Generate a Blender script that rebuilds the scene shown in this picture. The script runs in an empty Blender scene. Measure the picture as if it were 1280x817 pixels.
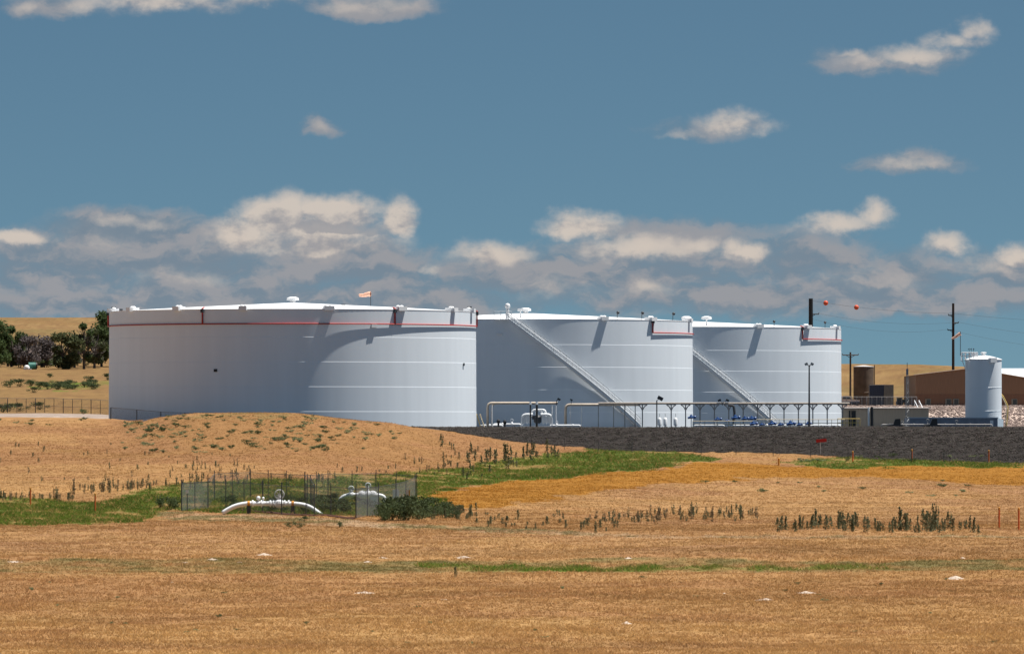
import bpy, math, random
import numpy as np
from mathutils import Vector, Matrix
random.seed(7)
rng = np.random.default_rng(7)
R_ = math.radians
scene = bpy.context.scene
COL = scene.collection
F, CX, HY = 7500.0, 640.0, 525.0          # lens (pixels), image centre column, horizon row of the photograph

# ------------------------------------------------------------------ numpy helpers
def _hash(i, j, s):
    n = (i.astype(np.int64) * 374761393 + j.astype(np.int64) * 668265263 + s * 974634777) & 0xffffffff
    n = ((n ^ (n >> 13)) * 1274126177) & 0xffffffff
    return ((n ^ (n >> 16)) & 0xffff) / 65535.0
def vnoise(x, y, s=0):
    x = np.asarray(x, float); y = np.asarray(y, float)
    i = np.floor(x); j = np.floor(y); fx = x - i; fy = y - j
    fx = fx * fx * (3 - 2 * fx); fy = fy * fy * (3 - 2 * fy)
    a = _hash(i, j, s); b = _hash(i + 1, j, s); c = _hash(i, j + 1, s); d = _hash(i + 1, j + 1, s)
    return (a + (b - a) * fx) * (1 - fy) + (c + (d - c) * fx) * fy
def fbm(x, y, s=0, o=4):
    t = 0; a = .5; n = 0
    for k in range(o):
        t = t + a * vnoise(np.asarray(x) * 2 ** k, np.asarray(y) * 2 ** k, s + k * 17); n += a; a *= .5
    return t / n
def sstep(a, b, x):
    t = np.clip((x - a) / (b - a), 0, 1); return t * t * (3 - 2 * t)
def pchip(xk, yk, x):
    xk = np.asarray(xk, float); yk = np.asarray(yk, float)
    h = np.diff(xk); d = np.diff(yk, axis=0) / (h if yk.ndim == 1 else h[:, None])
    m = np.zeros_like(yk); m[0] = d[0]; m[-1] = d[-1]
    for k in range(1, len(xk) - 1):
        p = d[k - 1] * d[k]
        with np.errstate(divide='ignore', invalid='ignore'):
            hm = 2 * d[k - 1] * d[k] / (d[k - 1] + d[k])
        m[k] = np.where(p > 0, np.nan_to_num(hm), 0)
    i = np.clip(np.searchsorted(xk, x) - 1, 0, len(xk) - 2)
    t = (x - xk[i]) / h[i]; hh = h[i]
    if yk.ndim == 2: t = t[:, None]; hh = hh[:, None]
    return ((1 + 2 * t) * (1 - t) ** 2 * yk[i] + t * (1 - t) ** 2 * hh * m[i]
            + t * t * (3 - 2 * t) * yk[i + 1] + t * t * (t - 1) * hh * m[i + 1])
def in_poly(px, py, poly):
    res = np.zeros(np.shape(px), bool); n = len(poly)
    for k in range(n):
        x0, y0 = poly[k]; x1, y1 = poly[(k + 1) % n]
        c = (y0 > py) != (y1 > py)
        with np.errstate(divide='ignore', invalid='ignore'):
            res ^= c & (px < (x1 - x0) * (py - y0) / (y1 - y0 if y1 != y0 else 1e-9) + x0)
    return res

# ------------------------------------------------------------------ terrain
TANKS = [(366, 750.0), (657, 823.0), (858, 889.0)]
TANKC = [((px - CX) / F * D, D) for px, D in TANKS]
PAD = -1.0
COMMON = [(-400, -1.9), (0, -1.75), (40, -4.2), (100, -6.9), (170, -8.6), (240, -9.35), (300, -8.9), (360, -7.95), (410, -7.38)]
FAR_R = lambda a, b: [(700, -.95), (930, -1.0), (942, 2.2), (1020, 2.3), (1200, a), (2000, b), (2700, b - 5), (6000, -20)]
MID = lambda b: [(700, -.97), (950, -1.0), (1000, 2.0), (1200, 7.0), (2000, b), (2700, b - 5), (6000, -20)]
def yz(l): return [(D, -(y - HY) * D / F) for D, y in l]
LEFT_FAR = yz([(900, 486), (1050, 459.5), (1300, 441), (1700, 415), (2000, 399)]) + [(2700, 28), (6000, -20)]
COLS = {
    -600: yz([(450, 640), (500, 613), (560, 583), (620, 556), (680, 530), (705, 522), (740, 520.5), (800, 517)]) + LEFT_FAR,
    0: yz([(450, 640), (500, 613), (560, 583), (620, 556), (680, 530), (705, 522), (740, 520.5), (800, 517)]) + LEFT_FAR,
    137: yz([(450, 640), (500, 613), (560, 583), (620, 556), (680, 532), (705, 523), (725, 523.5), (800, 519)]) + LEFT_FAR,
    200: yz([(450, 640), (500, 611), (560, 580), (620, 549), (660, 526), (675, 521), (690, 522.5)]) + [(715, -1), (790, -.9)] + yz([(900, 492), (1050, 463), (1300, 446), (2000, 405)]) + [(2700, 26), (6000, -20)],
    250: yz([(450, 640), (500, 611), (560, 580), (620, 543), (652, 521), (667, 517), (680, 519)]) + [(712, -1)] + MID(30)[1:],
    350: yz([(450, 640), (500, 612), (560, 580), (620, 543), (652, 521), (667, 517), (680, 519)]) + [(712, -1)] + MID(28)[1:],
    440: yz([(450, 640), (520, 609), (600, 563), (650, 531), (668, 525), (680, 527)]) + [(705, -1)] + MID(26)[1:],
    490: yz([(450, 640), (520, 611), (600, 571), (650, 540), (670, 530), (690, 533)]) + MID(25),
    545: yz([(450, 641), (520, 612), (600, 580), (650, 552), (676, 536), (690, 534)]) + MID(24),
    640: yz([(450, 642), (520, 614), (600, 585), (655, 559), (667, 552), (690, 534)]) + MID(23),
    760: yz([(450, 645), (520, 614), (600, 588), (655, 566.5), (664, 562), (690, 534.5)]) + MID(22),
    900: yz([(450, 649), (520, 620), (600, 590), (655, 568.5), (663, 565), (690, 534)]) + MID(20),
    1040: yz([(450, 651), (520, 622), (600, 594), (650, 573), (659, 569.5), (690, 533.5)]) + FAR_R(5.5, 17.8),
    1160: yz([(450, 652), (520, 623), (600, 596), (648, 578), (657, 574.5), (690, 533.7)]) + FAR_R(5.2, 16.8),
    1280: yz([(450, 652), (520, 625), (600, 598), (645, 581), (655, 578), (690, 534)]) + FAR_R(4.6, 15),
    1900: yz([(450, 652), (520, 625), (600, 598), (645, 581), (655, 578), (690, 534)]) + FAR_R(4, 13),
}
_Dg = np.concatenate([np.arange(-400, 1300, 1.0), np.arange(1300, 6001, 10.0)])
_ck = np.array(sorted(COLS), float)
_prof = np.array([pchip(*zip(*(COMMON + COLS[k])), _Dg) for k in sorted(COLS)])
_pg = np.arange(-600, 1901, 5.0)
_tab = pchip(_ck, _prof, _pg)
def zfun(X, D):
    X = np.asarray(X, float); D = np.asarray(D, float)
    px = np.clip(CX + F * X / np.maximum(D, 40.0), -600, 1900)
    a = (px + 600) / 5.0; i = np.clip(a.astype(int), 0, len(_pg) - 2); fa = a - i
    j = np.clip(np.searchsorted(_Dg, D) - 1, 0, len(_Dg) - 2); fb = np.clip((D - _Dg[j]) / (_Dg[j + 1] - _Dg[j]), 0, 1)
    z = (_tab[i, j] * (1 - fb) + _tab[i, j + 1] * fb) * (1 - fa) + (_tab[i + 1, j] * (1 - fb) + _tab[i + 1, j + 1] * fb) * fa
    for cx, cy in TANKC:
        w = 1 - sstep(25.5, 36, np.hypot(X - cx, D - cy)); z = z * (1 - w) + PAD * w
    nat = 1 - sstep(640, 660, D) * (1 - sstep(940, 1000, D)) * sstep(480, 540, px)
    bump = (fbm(X / 14, D / 30, 3, 3) - .5) * .5 + (fbm(X / 2.2, D / 2.8, 9, 3) - .5) * .16
    far = sstep(1000, 1500, D) * (fbm(X / 160, D / 160, 21, 3) - .5) * 5.0
    return z + bump * nat * np.clip((D - 20) / 60, .0, 1) + far
def zf(X, D): return float(zfun(np.array([X]), np.array([D]))[0])
def W(px, py, D): return Vector(((px - CX) / F * D, D, (HY - py) / F * D))
def G(px, D):
    X = (px - CX) / F * D
    return Vector((X, D, zf(X, D)))
_dm = np.arange(226, 2400, 1.0)
def hit(px, py, dmin=226):
    X = (px - CX) / F * _dm
    y = HY - F * zfun(X, _dm) / _dm
    k = np.nonzero((y <= py) & (_dm >= dmin))[0]
    D = _dm[k[0]] if len(k) else _dm[-1]
    return G(px, D)

# ------------------------------------------------------------------ ground colour zones (albedo)
TAN = np.array([.268, .142, .060]); PINK = np.array([.262, .143, .068]); GOLD = np.array([.25, .110, .013]); STRAW = np.array([.325, .19, .075])
GREEN = np.array([.060, .092, .012]); OLIVE = np.array([.15, .118, .045]); DIRT = np.array([.31, .215, .13]); GRAVELD = np.array([.025, .021, .019])
GRAVEL = np.array([.27, .215, .18]); ROCK = np.array([.42, .33, .28])
P_GREEN = [
    [(-600, 618), (0, 621), (120, 627), (215, 606), (300, 600), (390, 598), (520, 589), (600, 580), (700, 564), (760, 559), (845, 564), (905, 574), (810, 584), (690, 597), (570, 610), (545, 617), (545, 642), (450, 644), (225, 638), (190, 648), (140, 655), (0, 657), (-600, 658)],
    [(975, 578), (1060, 571), (1140, 573), (1225, 578), (1500, 580), (1500, 584), (1120, 583), (1050, 586), (1000, 581)],
]
P_GOLD = [[(535, 618), (640, 602), (760, 590), (890, 578), (1000, 582), (1280, 582), (1900, 582), (1900, 606), (1280, 606), (1100, 597), (950, 598), (800, 607), (690, 625), (600, 637), (530, 630)]]
P_BASE = [[(200, 641), (330, 642), (450, 650), (640, 661), (840, 668), (1280, 668), (1900, 668), (1900, 672), (1280, 672), (840, 672), (600, 665), (400, 655), (210, 650)]]
P_DITCH = [[(540, 705), (700, 707), (1120, 707), (1120, 711), (800, 713.5), (600, 714), (540, 712)]]
P_OLIV = [[(-600, 699), (120, 699), (300, 697), (500, 702), (820, 696), (1100, 704), (1280, 700), (1900, 700), (1900, 713), (1280, 714), (900, 714), (500, 716), (200, 716), (-600, 713)]]
P_STRAW = [[(60, 790), (150, 778), (300, 770), (420, 766), (560, 770), (900, 776), (1150, 785), (900, 792), (620, 786), (480, 800), (250, 805), (120, 800)], [(640, 768), (820, 765), (700, 784), (560, 782)]]
def ground_color(X, D, z=None):
    X = np.asarray(X, float); D = np.asarray(D, float)
    if z is None: z = zfun(X, D)
    Dm = np.maximum(D, 40.0)
    px0 = CX + F * X / Dm; py0 = HY - F * z / Dm
    n1 = fbm(X / 5, D / 9, 31, 4) - .5; n2 = fbm(X / 1.3, D / 3.0, 41, 3) - .5; n3 = fbm(X / 25, D / 60, 51, 3) - .5
    px = px0 + n1 * 50 + n2 * 22; py = py0 + n1 * 7 + n2 * 5
    c = np.empty(X.shape + (3,)); c[:] = TAN
    def mix(w, col):
        nonlocal c
        w = np.clip(np.asarray(w, float), 0, 1)[..., None]; c = c * (1 - w) + np.asarray(col) * w
    mix(sstep(650, 672, py0) * (1 - sstep(684, 700, py0)) * .9, PINK)
    mix(((py0 > 600) & (py0 < 655)) * sstep(700, 800, px0) * .75, PINK)
    mix(((py0 < 600) & (py0 > 520) & (D < 700)) * .7, TAN * np.array([.80, .76, .78]))
    mix(sstep(.02, .22, n3 + n1 * .5) * .5, STRAW)
    mix(sstep(.0, .2, n1 * .8 - n3) * .5, [.22, .118, .042])
    bands = fbm(X / 55, D / 6, 131, 4) - .5
    mix(sstep(.0, .16, bands) * (D < 520) * .45, [.20, .112, .045]); mix(sstep(.02, .18, -bands) * (D < 520) * .4, STRAW)
    mix(in_poly(px, py, P_GOLD[0]) * .85, GOLD)
    mix(sstep(748, 790, py0) * (D > 200) * (.38 + n1 * 1.6), STRAW * 1.04)
    for p in P_STRAW: mix(in_poly(px0 + n1 * 60, py0 + n1 * 14, p) * .55, STRAW)
    mix(in_poly(px0 + n1 * 60, py0 + n1 * 6 + n2 * 4, P_OLIV[0]) * (.62 + n2 * 1.4 + n1), OLIVE * .92)
    mix(in_poly(px0 + n1 * 60, py0 + n1 * 3, P_DITCH[0]) * (.62 + n2 * 2.2 + n1), GREEN * 1.25)
    mix(in_poly(px, py, P_BASE[0]) * (.6 + n2 * 1.5), DIRT); mix(in_poly(px, py, P_BASE[0]) * (n2 + n1 > np.where(px0 > 600, -.06, .02)) * .8, OLIVE * .85)
    for k, p in enumerate(P_GREEN):
        g = in_poly(px, py, p)
        mix(g * .93, GREEN); mix(g * sstep(.08, .22, n2 * .9 + n1 * .8 - .02) * .7, STRAW * .9); mix(g * (n1 < -.1) * .5, GREEN * .6)
    # mound crest: olive tufts; hill and pasture behind the site
    mix(((py0 < 524) & (D < 700) & (px0 > 200)) * sstep(-.05, .1, n2) * .5, OLIVE)
    far = sstep(700, 740, D) * (1 - sstep(380, 520, px0) * (D < 1000))
    mix(far * .95, np.array([.175, .105, .042]))
    mix(sstep(1060, 1200, D) * sstep(.0, .12, fbm(X / 60, D / 200, 77, 4) - .5) * .45, [.125, .10, .04])
    mix(sstep(1000, 1100, D) * sstep(.02, .2, fbm(X / 22, D / 90, 79, 4) - .5) * .5, [.23, .15, .065])
    mix((D > 700) * sstep(.03, .16, n1 + n2) * .5, [.14, .075, .034])
    mix(in_poly(px, py, [(40, 484), (60, 477), (116, 477), (120, 486), (60, 488)]) * (D > 780) * (.5 + n2 * 2), GREEN * 1.3)
    mix(in_poly(px, py, [(120, 476), (140, 475), (140, 481), (120, 481)]) * (D > 780) * .5, GREEN * 1.3)
    mix((D > 726) & (D < 803) & (px0 < 160), GRAVEL)
    pad = (D > 688) & (D < 950) & (px0 > 500)
    for cx, cy in TANKC: pad |= np.hypot(X - cx, D - cy) < 30
    pad |= (D > 674) & (D < 800) & (px0 > 178)  # unseen dark gravel behind the mound, added to cut warm bounce on the tank
    mix(pad, [.048, .052, .060])
    mix((D >= 926) & (D < 946) & (px0 > 960), ROCK)
    bot = np.interp(px0, [520, 545, 600, 640, 700, 760, 900, 1000, 1100, 1280], [533, 535, 545, 551, 557.5, 562, 565, 568, 573.5, 578])
    emb = (px0 > 515) & (D > 630) & (D < 699) & (py0 < bot + n2 * 3 + n1 * 3)
    mix(emb, GRAVELD * (1 + .25 * 0))
    return np.clip(c, .01, .9), emb, pad

# ------------------------------------------------------------------ materials
MATS = {}
def nodes(m):
    m.use_nodes = True; nt = m.node_tree; return nt, nt.nodes, nt.links
def mat(name, col, rough=.6, var=.12, scale=2.0, metal=0.0, bump=0.0, stretch=(1, 1, 1), col2=None, spec=.4):
    if name in MATS: return MATS[name]
    m = bpy.data.materials.new(name); nt, N, L = nodes(m); b = N['Principled BSDF']
    tc = N.new('ShaderNodeTexCoord'); mp = N.new('ShaderNodeMapping'); mp.inputs['Scale'].default_value = stretch
    L.new(tc.outputs['Object'], mp.inputs['Vector'])
    no = N.new('ShaderNodeTexNoise'); no.inputs['Scale'].default_value = scale; no.inputs['Detail'].default_value = 5
    L.new(mp.outputs[0], no.inputs['Vector'])
    r = N.new('ShaderNodeValToRGB'); r.color_ramp.elements[0].position = .3; r.color_ramp.elements[1].position = .72
    c = np.array(col, float); d = np.array(col2, float) if col2 is not None else c * (1 + var)
    e = c * (1 - var) if col2 is None else c
    r.color_ramp.elements[0].color = (*e, 1); r.color_ramp.elements[1].color = (*np.clip(d, 0, .95), 1)
    L.new(no.outputs['Fac'], r.inputs['Fac']); L.new(r.outputs['Color'], b.inputs['Base Color'])
    b.inputs['Roughness'].default_value = rough; b.inputs['Metallic'].default_value = metal
    b.inputs['Specular IOR Level'].default_value = spec
    if bump:
        bp = N.new('ShaderNodeBump'); bp.inputs['Strength'].default_value = bump; bp.inputs['Distance'].default_value = .02
        L.new(no.outputs['Fac'], bp.inputs['Height']); L.new(bp.outputs[0], b.inputs['Normal'])
    MATS[name] = m; return m
def attr_mat(name, rough=.9, noise=(6.0, .5, 1.35), transl=0.0, bump=0.0):
    m = bpy.data.materials.new(name); nt, N, L = nodes(m); b = N['Principled BSDF']
    at = N.new('ShaderNodeAttribute'); at.attribute_name = 'Col'
    tc = N.new('ShaderNodeTexCoord'); no = N.new('ShaderNodeTexNoise'); no.inputs['Scale'].default_value = noise[0]; no.inputs['Detail'].default_value = 6
    no.inputs['Roughness'].default_value = .65
    L.new(tc.outputs['Object'], no.inputs['Vector'])
    mr = N.new('ShaderNodeMapRange'); mr.inputs['From Min'].default_value = .3; mr.inputs['From Max'].default_value = .7
    mr.inputs['To Min'].default_value = noise[1]; mr.inputs['To Max'].default_value = noise[2]
    L.new(no.outputs['Fac'], mr.inputs['Value'])
    mx = N.new('ShaderNodeVectorMath'); mx.operation = 'SCALE'
    L.new(at.outputs['Color'], mx.inputs[0]); L.new(mr.outputs[0], mx.inputs['Scale'])
    L.new(mx.outputs[0], b.inputs['Base Color']); b.inputs['Roughness'].default_value = rough; b.inputs['Specular IOR Level'].default_value = .1
    if bump:
        bp = N.new('ShaderNodeBump'); bp.inputs['Strength'].default_value = bump; bp.inputs['Distance'].default_value = .15
        L.new(no.outputs['Fac'], bp.inputs['Height']); L.new(bp.outputs[0], b.inputs['Normal'])
    if transl:
        t = N.new('ShaderNodeBsdfTranslucent'); L.new(mx.outputs[0], t.inputs['Color'])
        ms = N.new('ShaderNodeMixShader'); ms.inputs[0].default_value = transl
        L.new(b.outputs[0], ms.inputs[1]); L.new(t.outputs[0], ms.inputs[2]); L.new(ms.outputs[0], N['Material Output'].inputs[0])
    return m
def mesh_wire(name, col, pitch, thick):
    m = bpy.data.materials.new(name); nt, N, L = nodes(m); b = N['Principled BSDF']
    b.inputs['Base Color'].default_value = (*col, 1); b.inputs['Roughness'].default_value = .5
    uv = N.new('ShaderNodeUVMap'); uv.uv_map = 'UVMap'; sp = N.new('ShaderNodeSeparateXYZ'); L.new(uv.outputs[0], sp.inputs[0])
    outs = []
    for op in ('ADD', 'SUBTRACT'):
        a = N.new('ShaderNodeMath'); a.operation = op; L.new(sp.outputs[0], a.inputs[0]); L.new(sp.outputs[1], a.inputs[1])
        d = N.new('ShaderNodeMath'); d.operation = 'MULTIPLY'; d.inputs[1].default_value = 1 / pitch; L.new(a.outputs[0], d.inputs[0])
        f = N.new('ShaderNodeMath'); f.operation = 'FRACT'; L.new(d.outputs[0], f.inputs[0])
        l = N.new('ShaderNodeMath'); l.operation = 'LESS_THAN'; l.inputs[1].default_value = thick; L.new(f.outputs[0], l.inputs[0]); outs.append(l)
    mx = N.new('ShaderNodeMath'); mx.operation = 'MAXIMUM'; L.new(outs[0].outputs[0], mx.inputs[0]); L.new(outs[1].outputs[0], mx.inputs[1])
    t = N.new('ShaderNodeBsdfTransparent'); ms = N.new('ShaderNodeMixShader')
    L.new(mx.outputs[0], ms.inputs[0]); L.new(t.outputs[0], ms.inputs[1]); L.new(b.outputs[0], ms.inputs[2]); L.new(ms.outputs[0], N['Material Output'].inputs[0])
    return m
WHITE = mat('tank_white_paint', (.765, .815, .86), .42, .03, .8, stretch=(1, 1, .06), spec=.35, bump=.25)
ROOFW = mat('roof_white_paint', (.80, .81, .82), .5, .03, .5)
PIPEW = mat('pipe_white_paint', (.78, .79, .80), .4, .05, 3)
RED = mat('red_paint', (.42, .035, .03), .5, .25, 4)
TANP = mat('tan_insulation', (.52, .43, .34), .65, .15, 3)
GREYM = mat('galvanised_steel', (.36, .37, .38), .45, .15, 5, metal=.4)
RACKM = mat('weathered_grey_steel', (.36, .34, .33), .6, .2, 5)
BLACK = mat('black_paint', (.015, .016, .018), .5, .3, 5)
DARKM = mat('dark_steel', (.045, .048, .055), .55, .3, 6)
BLUE = mat('blue_valve_paint', (.02, .07, .22), .4, .2, 5)
YEL = mat('yellow_rail_paint', (.62, .43, .12), .5, .15, 6)
CREAM = mat('pale_yellow_rail_paint', (.62, .52, .36), .5, .15, 6)
ORANGE = mat('orange_paint', (.62, .12, .025), .6, .15, 8)
YORANGE = mat('yellow_orange_paint', (.6, .25, .03), .6, .15, 8)
BALLM = mat('marker_ball_orange', (.65, .09, .03), .5, .1, 3)
SOCK = mat('windsock_fabric', (.82, .46, .32), .8, .1, 3)
BROWN = mat('brown_metal_siding', (.25, .185, .145), .6, .12, 2, stretch=(6, 6, .3))
BROWN2 = mat('dark_brown_wainscot', (.19, .13, .105), .6, .12, 2, stretch=(6, 6, .3))
RUSTB = mat('rusty_tank_brown', (.14, .10, .072), .7, .3, .8)
BEIGE = mat('beige_siding', (.46, .37, .28), .6, .08, 2, stretch=(6, 6, .3))
PALE = mat('pale_roof_metal', (.55, .52, .5), .5, .1, 2)
SLATE = mat('slate_blue_steel', (.20, .225, .28), .5, .15, 2)
LBLUE = mat('light_blue_and_sunlit_steel', (.42, .52, .60), .5, .1, 2)
GLASS = mat('dark_window_glass', (.02, .03, .04), .1, .1, 2, spec=.8)
TEAL = mat('teal_paint', (.03, .15, .12), .5, .15, 3)
NAVY = mat('navy_container_paint', (.03, .06, .13), .5, .2, 2)
WOODP = mat('dark_pole_wood', (.035, .022, .018), .9, .3, 3, stretch=(4, 4, .4))
WOOD = mat('grey_pole_wood', (.09, .07, .06), .9, .3, 3, stretch=(4, 4, .4))
BARK = mat('tree_bark', (.10, .08, .065), .9, .3, 5, bump=.5)
DEADW = mat('dead_grey_wood', (.13, .11, .10), .9, .3, 5)
FENCEM = mesh_wire('chain_link_wire', (.17, .18, .19), .075, .12)
FENCED = mesh_wire('dense_gate_wire', (.15, .16, .17), .05, .3)
GUARDM = mesh_wire('white_guard_mesh', (.8, .81, .82), .09, .36)
POSTM = mat('fence_post_steel', (.06, .062, .07), .5, .2, 6)
LEAF = {}
def leaf_mat(name, col, var=.35, transl=.25):
    m = mat(name, col, .75, var, 1.6, spec=.15)
    nt, N, L = nodes(m); b = N['Principled BSDF']; out = N['Material Output']
    t = N.new('ShaderNodeBsdfTranslucent'); L.new(b.inputs['Base Color'].links[0].from_socket, t.inputs['Color'])
    ms = N.new('ShaderNodeMixShader'); ms.inputs[0].default_value = transl
    L.new(b.outputs[0], ms.inputs[1]); L.new(t.outputs[0], ms.inputs[2]); L.new(ms.outputs[0], out.inputs[0]); return m
L_DARK = leaf_mat('dark_green_leaves', (.075, .108, .04), transl=.35)
L_MID = leaf_mat('olive_green_leaves', (.085, .10, .045), transl=.35)
L_WEED = leaf_mat('dark_weed_leaves', (.15, .16, .09), transl=.4)
L_DRY = leaf_mat('dry_weed_leaves', (.21, .165, .10), transl=.4)
L_DARKB = leaf_mat('dark_shrub_leaves', (.065, .085, .036), transl=.3)
L_SAGE = leaf_mat('sage_leaves', (.20, .22, .11), transl=.35)
L_BUSH = leaf_mat('shrub_leaves', (.085, .11, .045), transl=.35)
L_GREEN = leaf_mat('fresh_green_leaves', (.10, .15, .045))
L_GREY = leaf_mat('grey_twigs', (.13, .11, .11))
GROUNDM = attr_mat('ground_soil_and_stubble', .95, (5.0, .72, 1.25), bump=.35)
GRASSM = attr_mat('grass_blades', .85, (1.2, .85, 1.12), transl=.45)

GRASSM_DRY = attr_mat('gravel_rock', .95, (4.0, .8, 1.2))
# ------------------------------------------------------------------ mesh builder
WLOC = {}
class MB:
    def __init__(s): s.v = []; s.f = []; s.uv = None
    def add(s, vs, fs):
        o = len(s.v); s.v += [tuple(v) for v in vs]; s.f += [tuple(i + o for i in f) for f in fs]; return s
    def box(s, c, d, rz=0.0, M=None):
        x, y, z = d[0] / 2, d[1] / 2, d[2] / 2
        vs = [Vector((a * x, b * y, k * z)) for k in (-1, 1) for a, b in ((-1, -1), (1, -1), (1, 1), (-1, 1))]
        m = M if M else Matrix.Rotation(rz, 3, 'Z')
        vs = [Vector(c) + m @ v for v in vs]
        return s.add(vs, [(3, 2, 1, 0), (4, 5, 6, 7), (0, 1, 5, 4), (1, 2, 6, 5), (2, 3, 7, 6), (3, 0, 4, 7)])
    def tube(s, pts, r, n=8, caps=True):
        pts = [Vector(p) for p in pts]; rs = r if isinstance(r, (list, tuple)) else [r] * len(pts)
        vs = []; prev = None
        for i, p in enumerate(pts):
            t = (pts[min(i + 1, len(pts) - 1)] - pts[max(i - 1, 0)]).normalized()
            if prev is None:
                a = Vector((0, 0, 1)) if abs(t.z) < .9 else Vector((1, 0, 0)); u = t.cross(a).normalized()
            else: u = (prev - t * prev.dot(t)).normalized()
            prev = u; w = t.cross(u)
            for k in range(n):
                an = 2 * math.pi * k / n; vs.append(p + (u * math.cos(an) + w * math.sin(an)) * rs[i])
        fs = [(i * n + k, i * n + (k + 1) % n, (i + 1) * n + (k + 1) % n, (i + 1) * n + k) for i in range(len(pts) - 1) for k in range(n)]
        if caps: fs += [tuple(range(n - 1, -1, -1)), tuple((len(pts) - 1) * n + k for k in range(n))]
        return s.add(vs, fs)
    def ring(s, c, R, r, n=32, axis='Z', m=6):
        ps = []; vs = []
        for i in range(n):
            a = 2 * math.pi * i / n
            for k in range(m):
                b = 2 * math.pi * k / m; q = R + r * math.cos(b); h = r * math.sin(b)
                v = (q * math.cos(a), q * math.sin(a), h)
                v = {'Z': v, 'Y': (v[0], v[2], v[1]), 'X': (v[2], v[0], v[1])}[axis]
                vs.append(Vector(c) + Vector(v))
        return s.add(vs, [(i * m + k, ((i + 1) % n) * m + k, ((i + 1) % n) * m + (k + 1) % m, i * m + (k + 1) % m) for i in range(n) for k in range(m)])
    def lathe(s, c, prof, n=32, cap=True):
        c = Vector(c); vs = [c + Vector((r * math.cos(2 * math.pi * k / n), r * math.sin(2 * math.pi * k / n), z)) for r, z in prof for k in range(n)]
        fs = [(i * n + k, i * n + (k + 1) % n, (i + 1) * n + (k + 1) % n, (i + 1) * n + k) for i in range(len(prof) - 1) for k in range(n)]
        if cap: fs += [tuple(range(n - 1, -1, -1)), tuple((len(prof) - 1) * n + k for k in range(n))]
        return s.add(vs, fs)
    def ball(s, c, r, n=12, m=8, sc=(1, 1, 1), jit=0, half=False):
        vs = []; c = Vector(c)
        for i in range(m + 1):
            a = math.pi * i / m * (.5 if half else 1)
            for k in range(n):
                b = 2 * math.pi * k / n; j = 1 + random.uniform(-jit, jit)
                vs.append(c + Vector((math.sin(a) * math.cos(b) * sc[0], math.sin(a) * math.sin(b) * sc[1], math.cos(a) * sc[2])) * r * j)
        return s.add(vs, [(i * n + k, (i + 1) * n + k, (i + 1) * n + (k + 1) % n, i * n + (k + 1) % n) for i in range(m) for k in range(n)])
    def quad(s, p, uv=None):
        s.add(p, [tuple(range(len(p)))])
        if uv is not None:
            s.uv = (s.uv or []) + list(uv)
        return s
    def leafs(s, pts, size, flat=0.5):
        for p in pts:
            d = Vector((random.gauss(0, 1), random.gauss(0, 1), random.gauss(0, 1) * flat)).normalized()
            e = d.cross(Vector((random.gauss(0, 1), random.gauss(0, 1), random.gauss(0, 1)))).normalized()
            q = size * random.uniform(.6, 1.4); p = Vector(p)
            s.add([p - d * q, p + e * q * .5, p + d * q, p - e * q * .5], [(0, 1, 2, 3)])
        return s
    def build(s, name, m, parent=None, smooth=False, label=None):
        org = Vector(WLOC.get(parent.name, (0, 0, 0))) if parent else Vector((0, 0, 0))
        me = bpy.data.meshes.new(name)
        me.from_pydata([(v[0] - org.x, v[1] - org.y, v[2] - org.z) for v in s.v], [], s.f)
        if s.uv: 
            l = me.uv_layers.new(name='UVMap'); l.data.foreach_set('uv', [c for t in s.uv for c in t])
        if smooth: me.polygons.foreach_set('use_smooth', [True] * len(me.polygons))
        me.materials.append(m); me.update()
        o = bpy.data.objects.new(name, me); COL.objects.link(o)
        if parent: o.parent = parent; WLOC[o.name] = tuple(org)
        if label: o['label'] = label
        return o
def thing(name, loc, label, cat, group=None):
    o = bpy.data.objects.new(name, None); o.empty_display_size = .5; COL.objects.link(o); o.location = loc; WLOC[o.name] = tuple(loc)
    o['label'] = label; o['category'] = cat
    if group: o['group'] = group
    return o
def tag(o, label, cat, group=None):
    o['label'] = label; o['category'] = cat
    if group: o['group'] = group
    return o
def solo(name, mb, m, loc, label, cat, group=None, smooth=False):
    """a one-mesh thing whose origin sits at its base"""
    loc = Vector(loc); mb.v = [(v[0] - loc.x, v[1] - loc.y, v[2] - loc.z) for v in mb.v]
    o = mb.build(name, m, None, smooth); o.location = loc; return tag(o, label, cat, group)
def auto_smooth(o, ang=30):
    me = o.data; me.polygons.foreach_set('use_smooth', [True] * len(me.polygons))
    try: me.set_sharp_from_angle(angle=R_(ang))
    except Exception: pass
    return o
def np_mesh(name, v, tri, mats, cols=None):
    me = bpy.data.meshes.new(name); k = tri.shape[1]
    me.vertices.add(len(v)); me.vertices.foreach_set('co', np.ascontiguousarray(v, dtype=np.float32).ravel())
    me.loops.add(tri.size); me.loops.foreach_set('vertex_index', np.ascontiguousarray(tri, dtype=np.int32).ravel())
    me.polygons.add(len(tri)); me.polygons.foreach_set('loop_start', np.arange(0, tri.size, k, dtype=np.int32))
    me.update(calc_edges=True)
    if cols is not None:
        at = me.color_attributes.new('Col', 'FLOAT_COLOR', 'POINT')
        c4 = np.ones((len(v), 4), np.float32); c4[:, :3] = cols; at.data.foreach_set('color', c4.ravel())
    me.materials.append(mats); o = bpy.data.objects.new(name, me); COL.objects.link(o); return o

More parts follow.
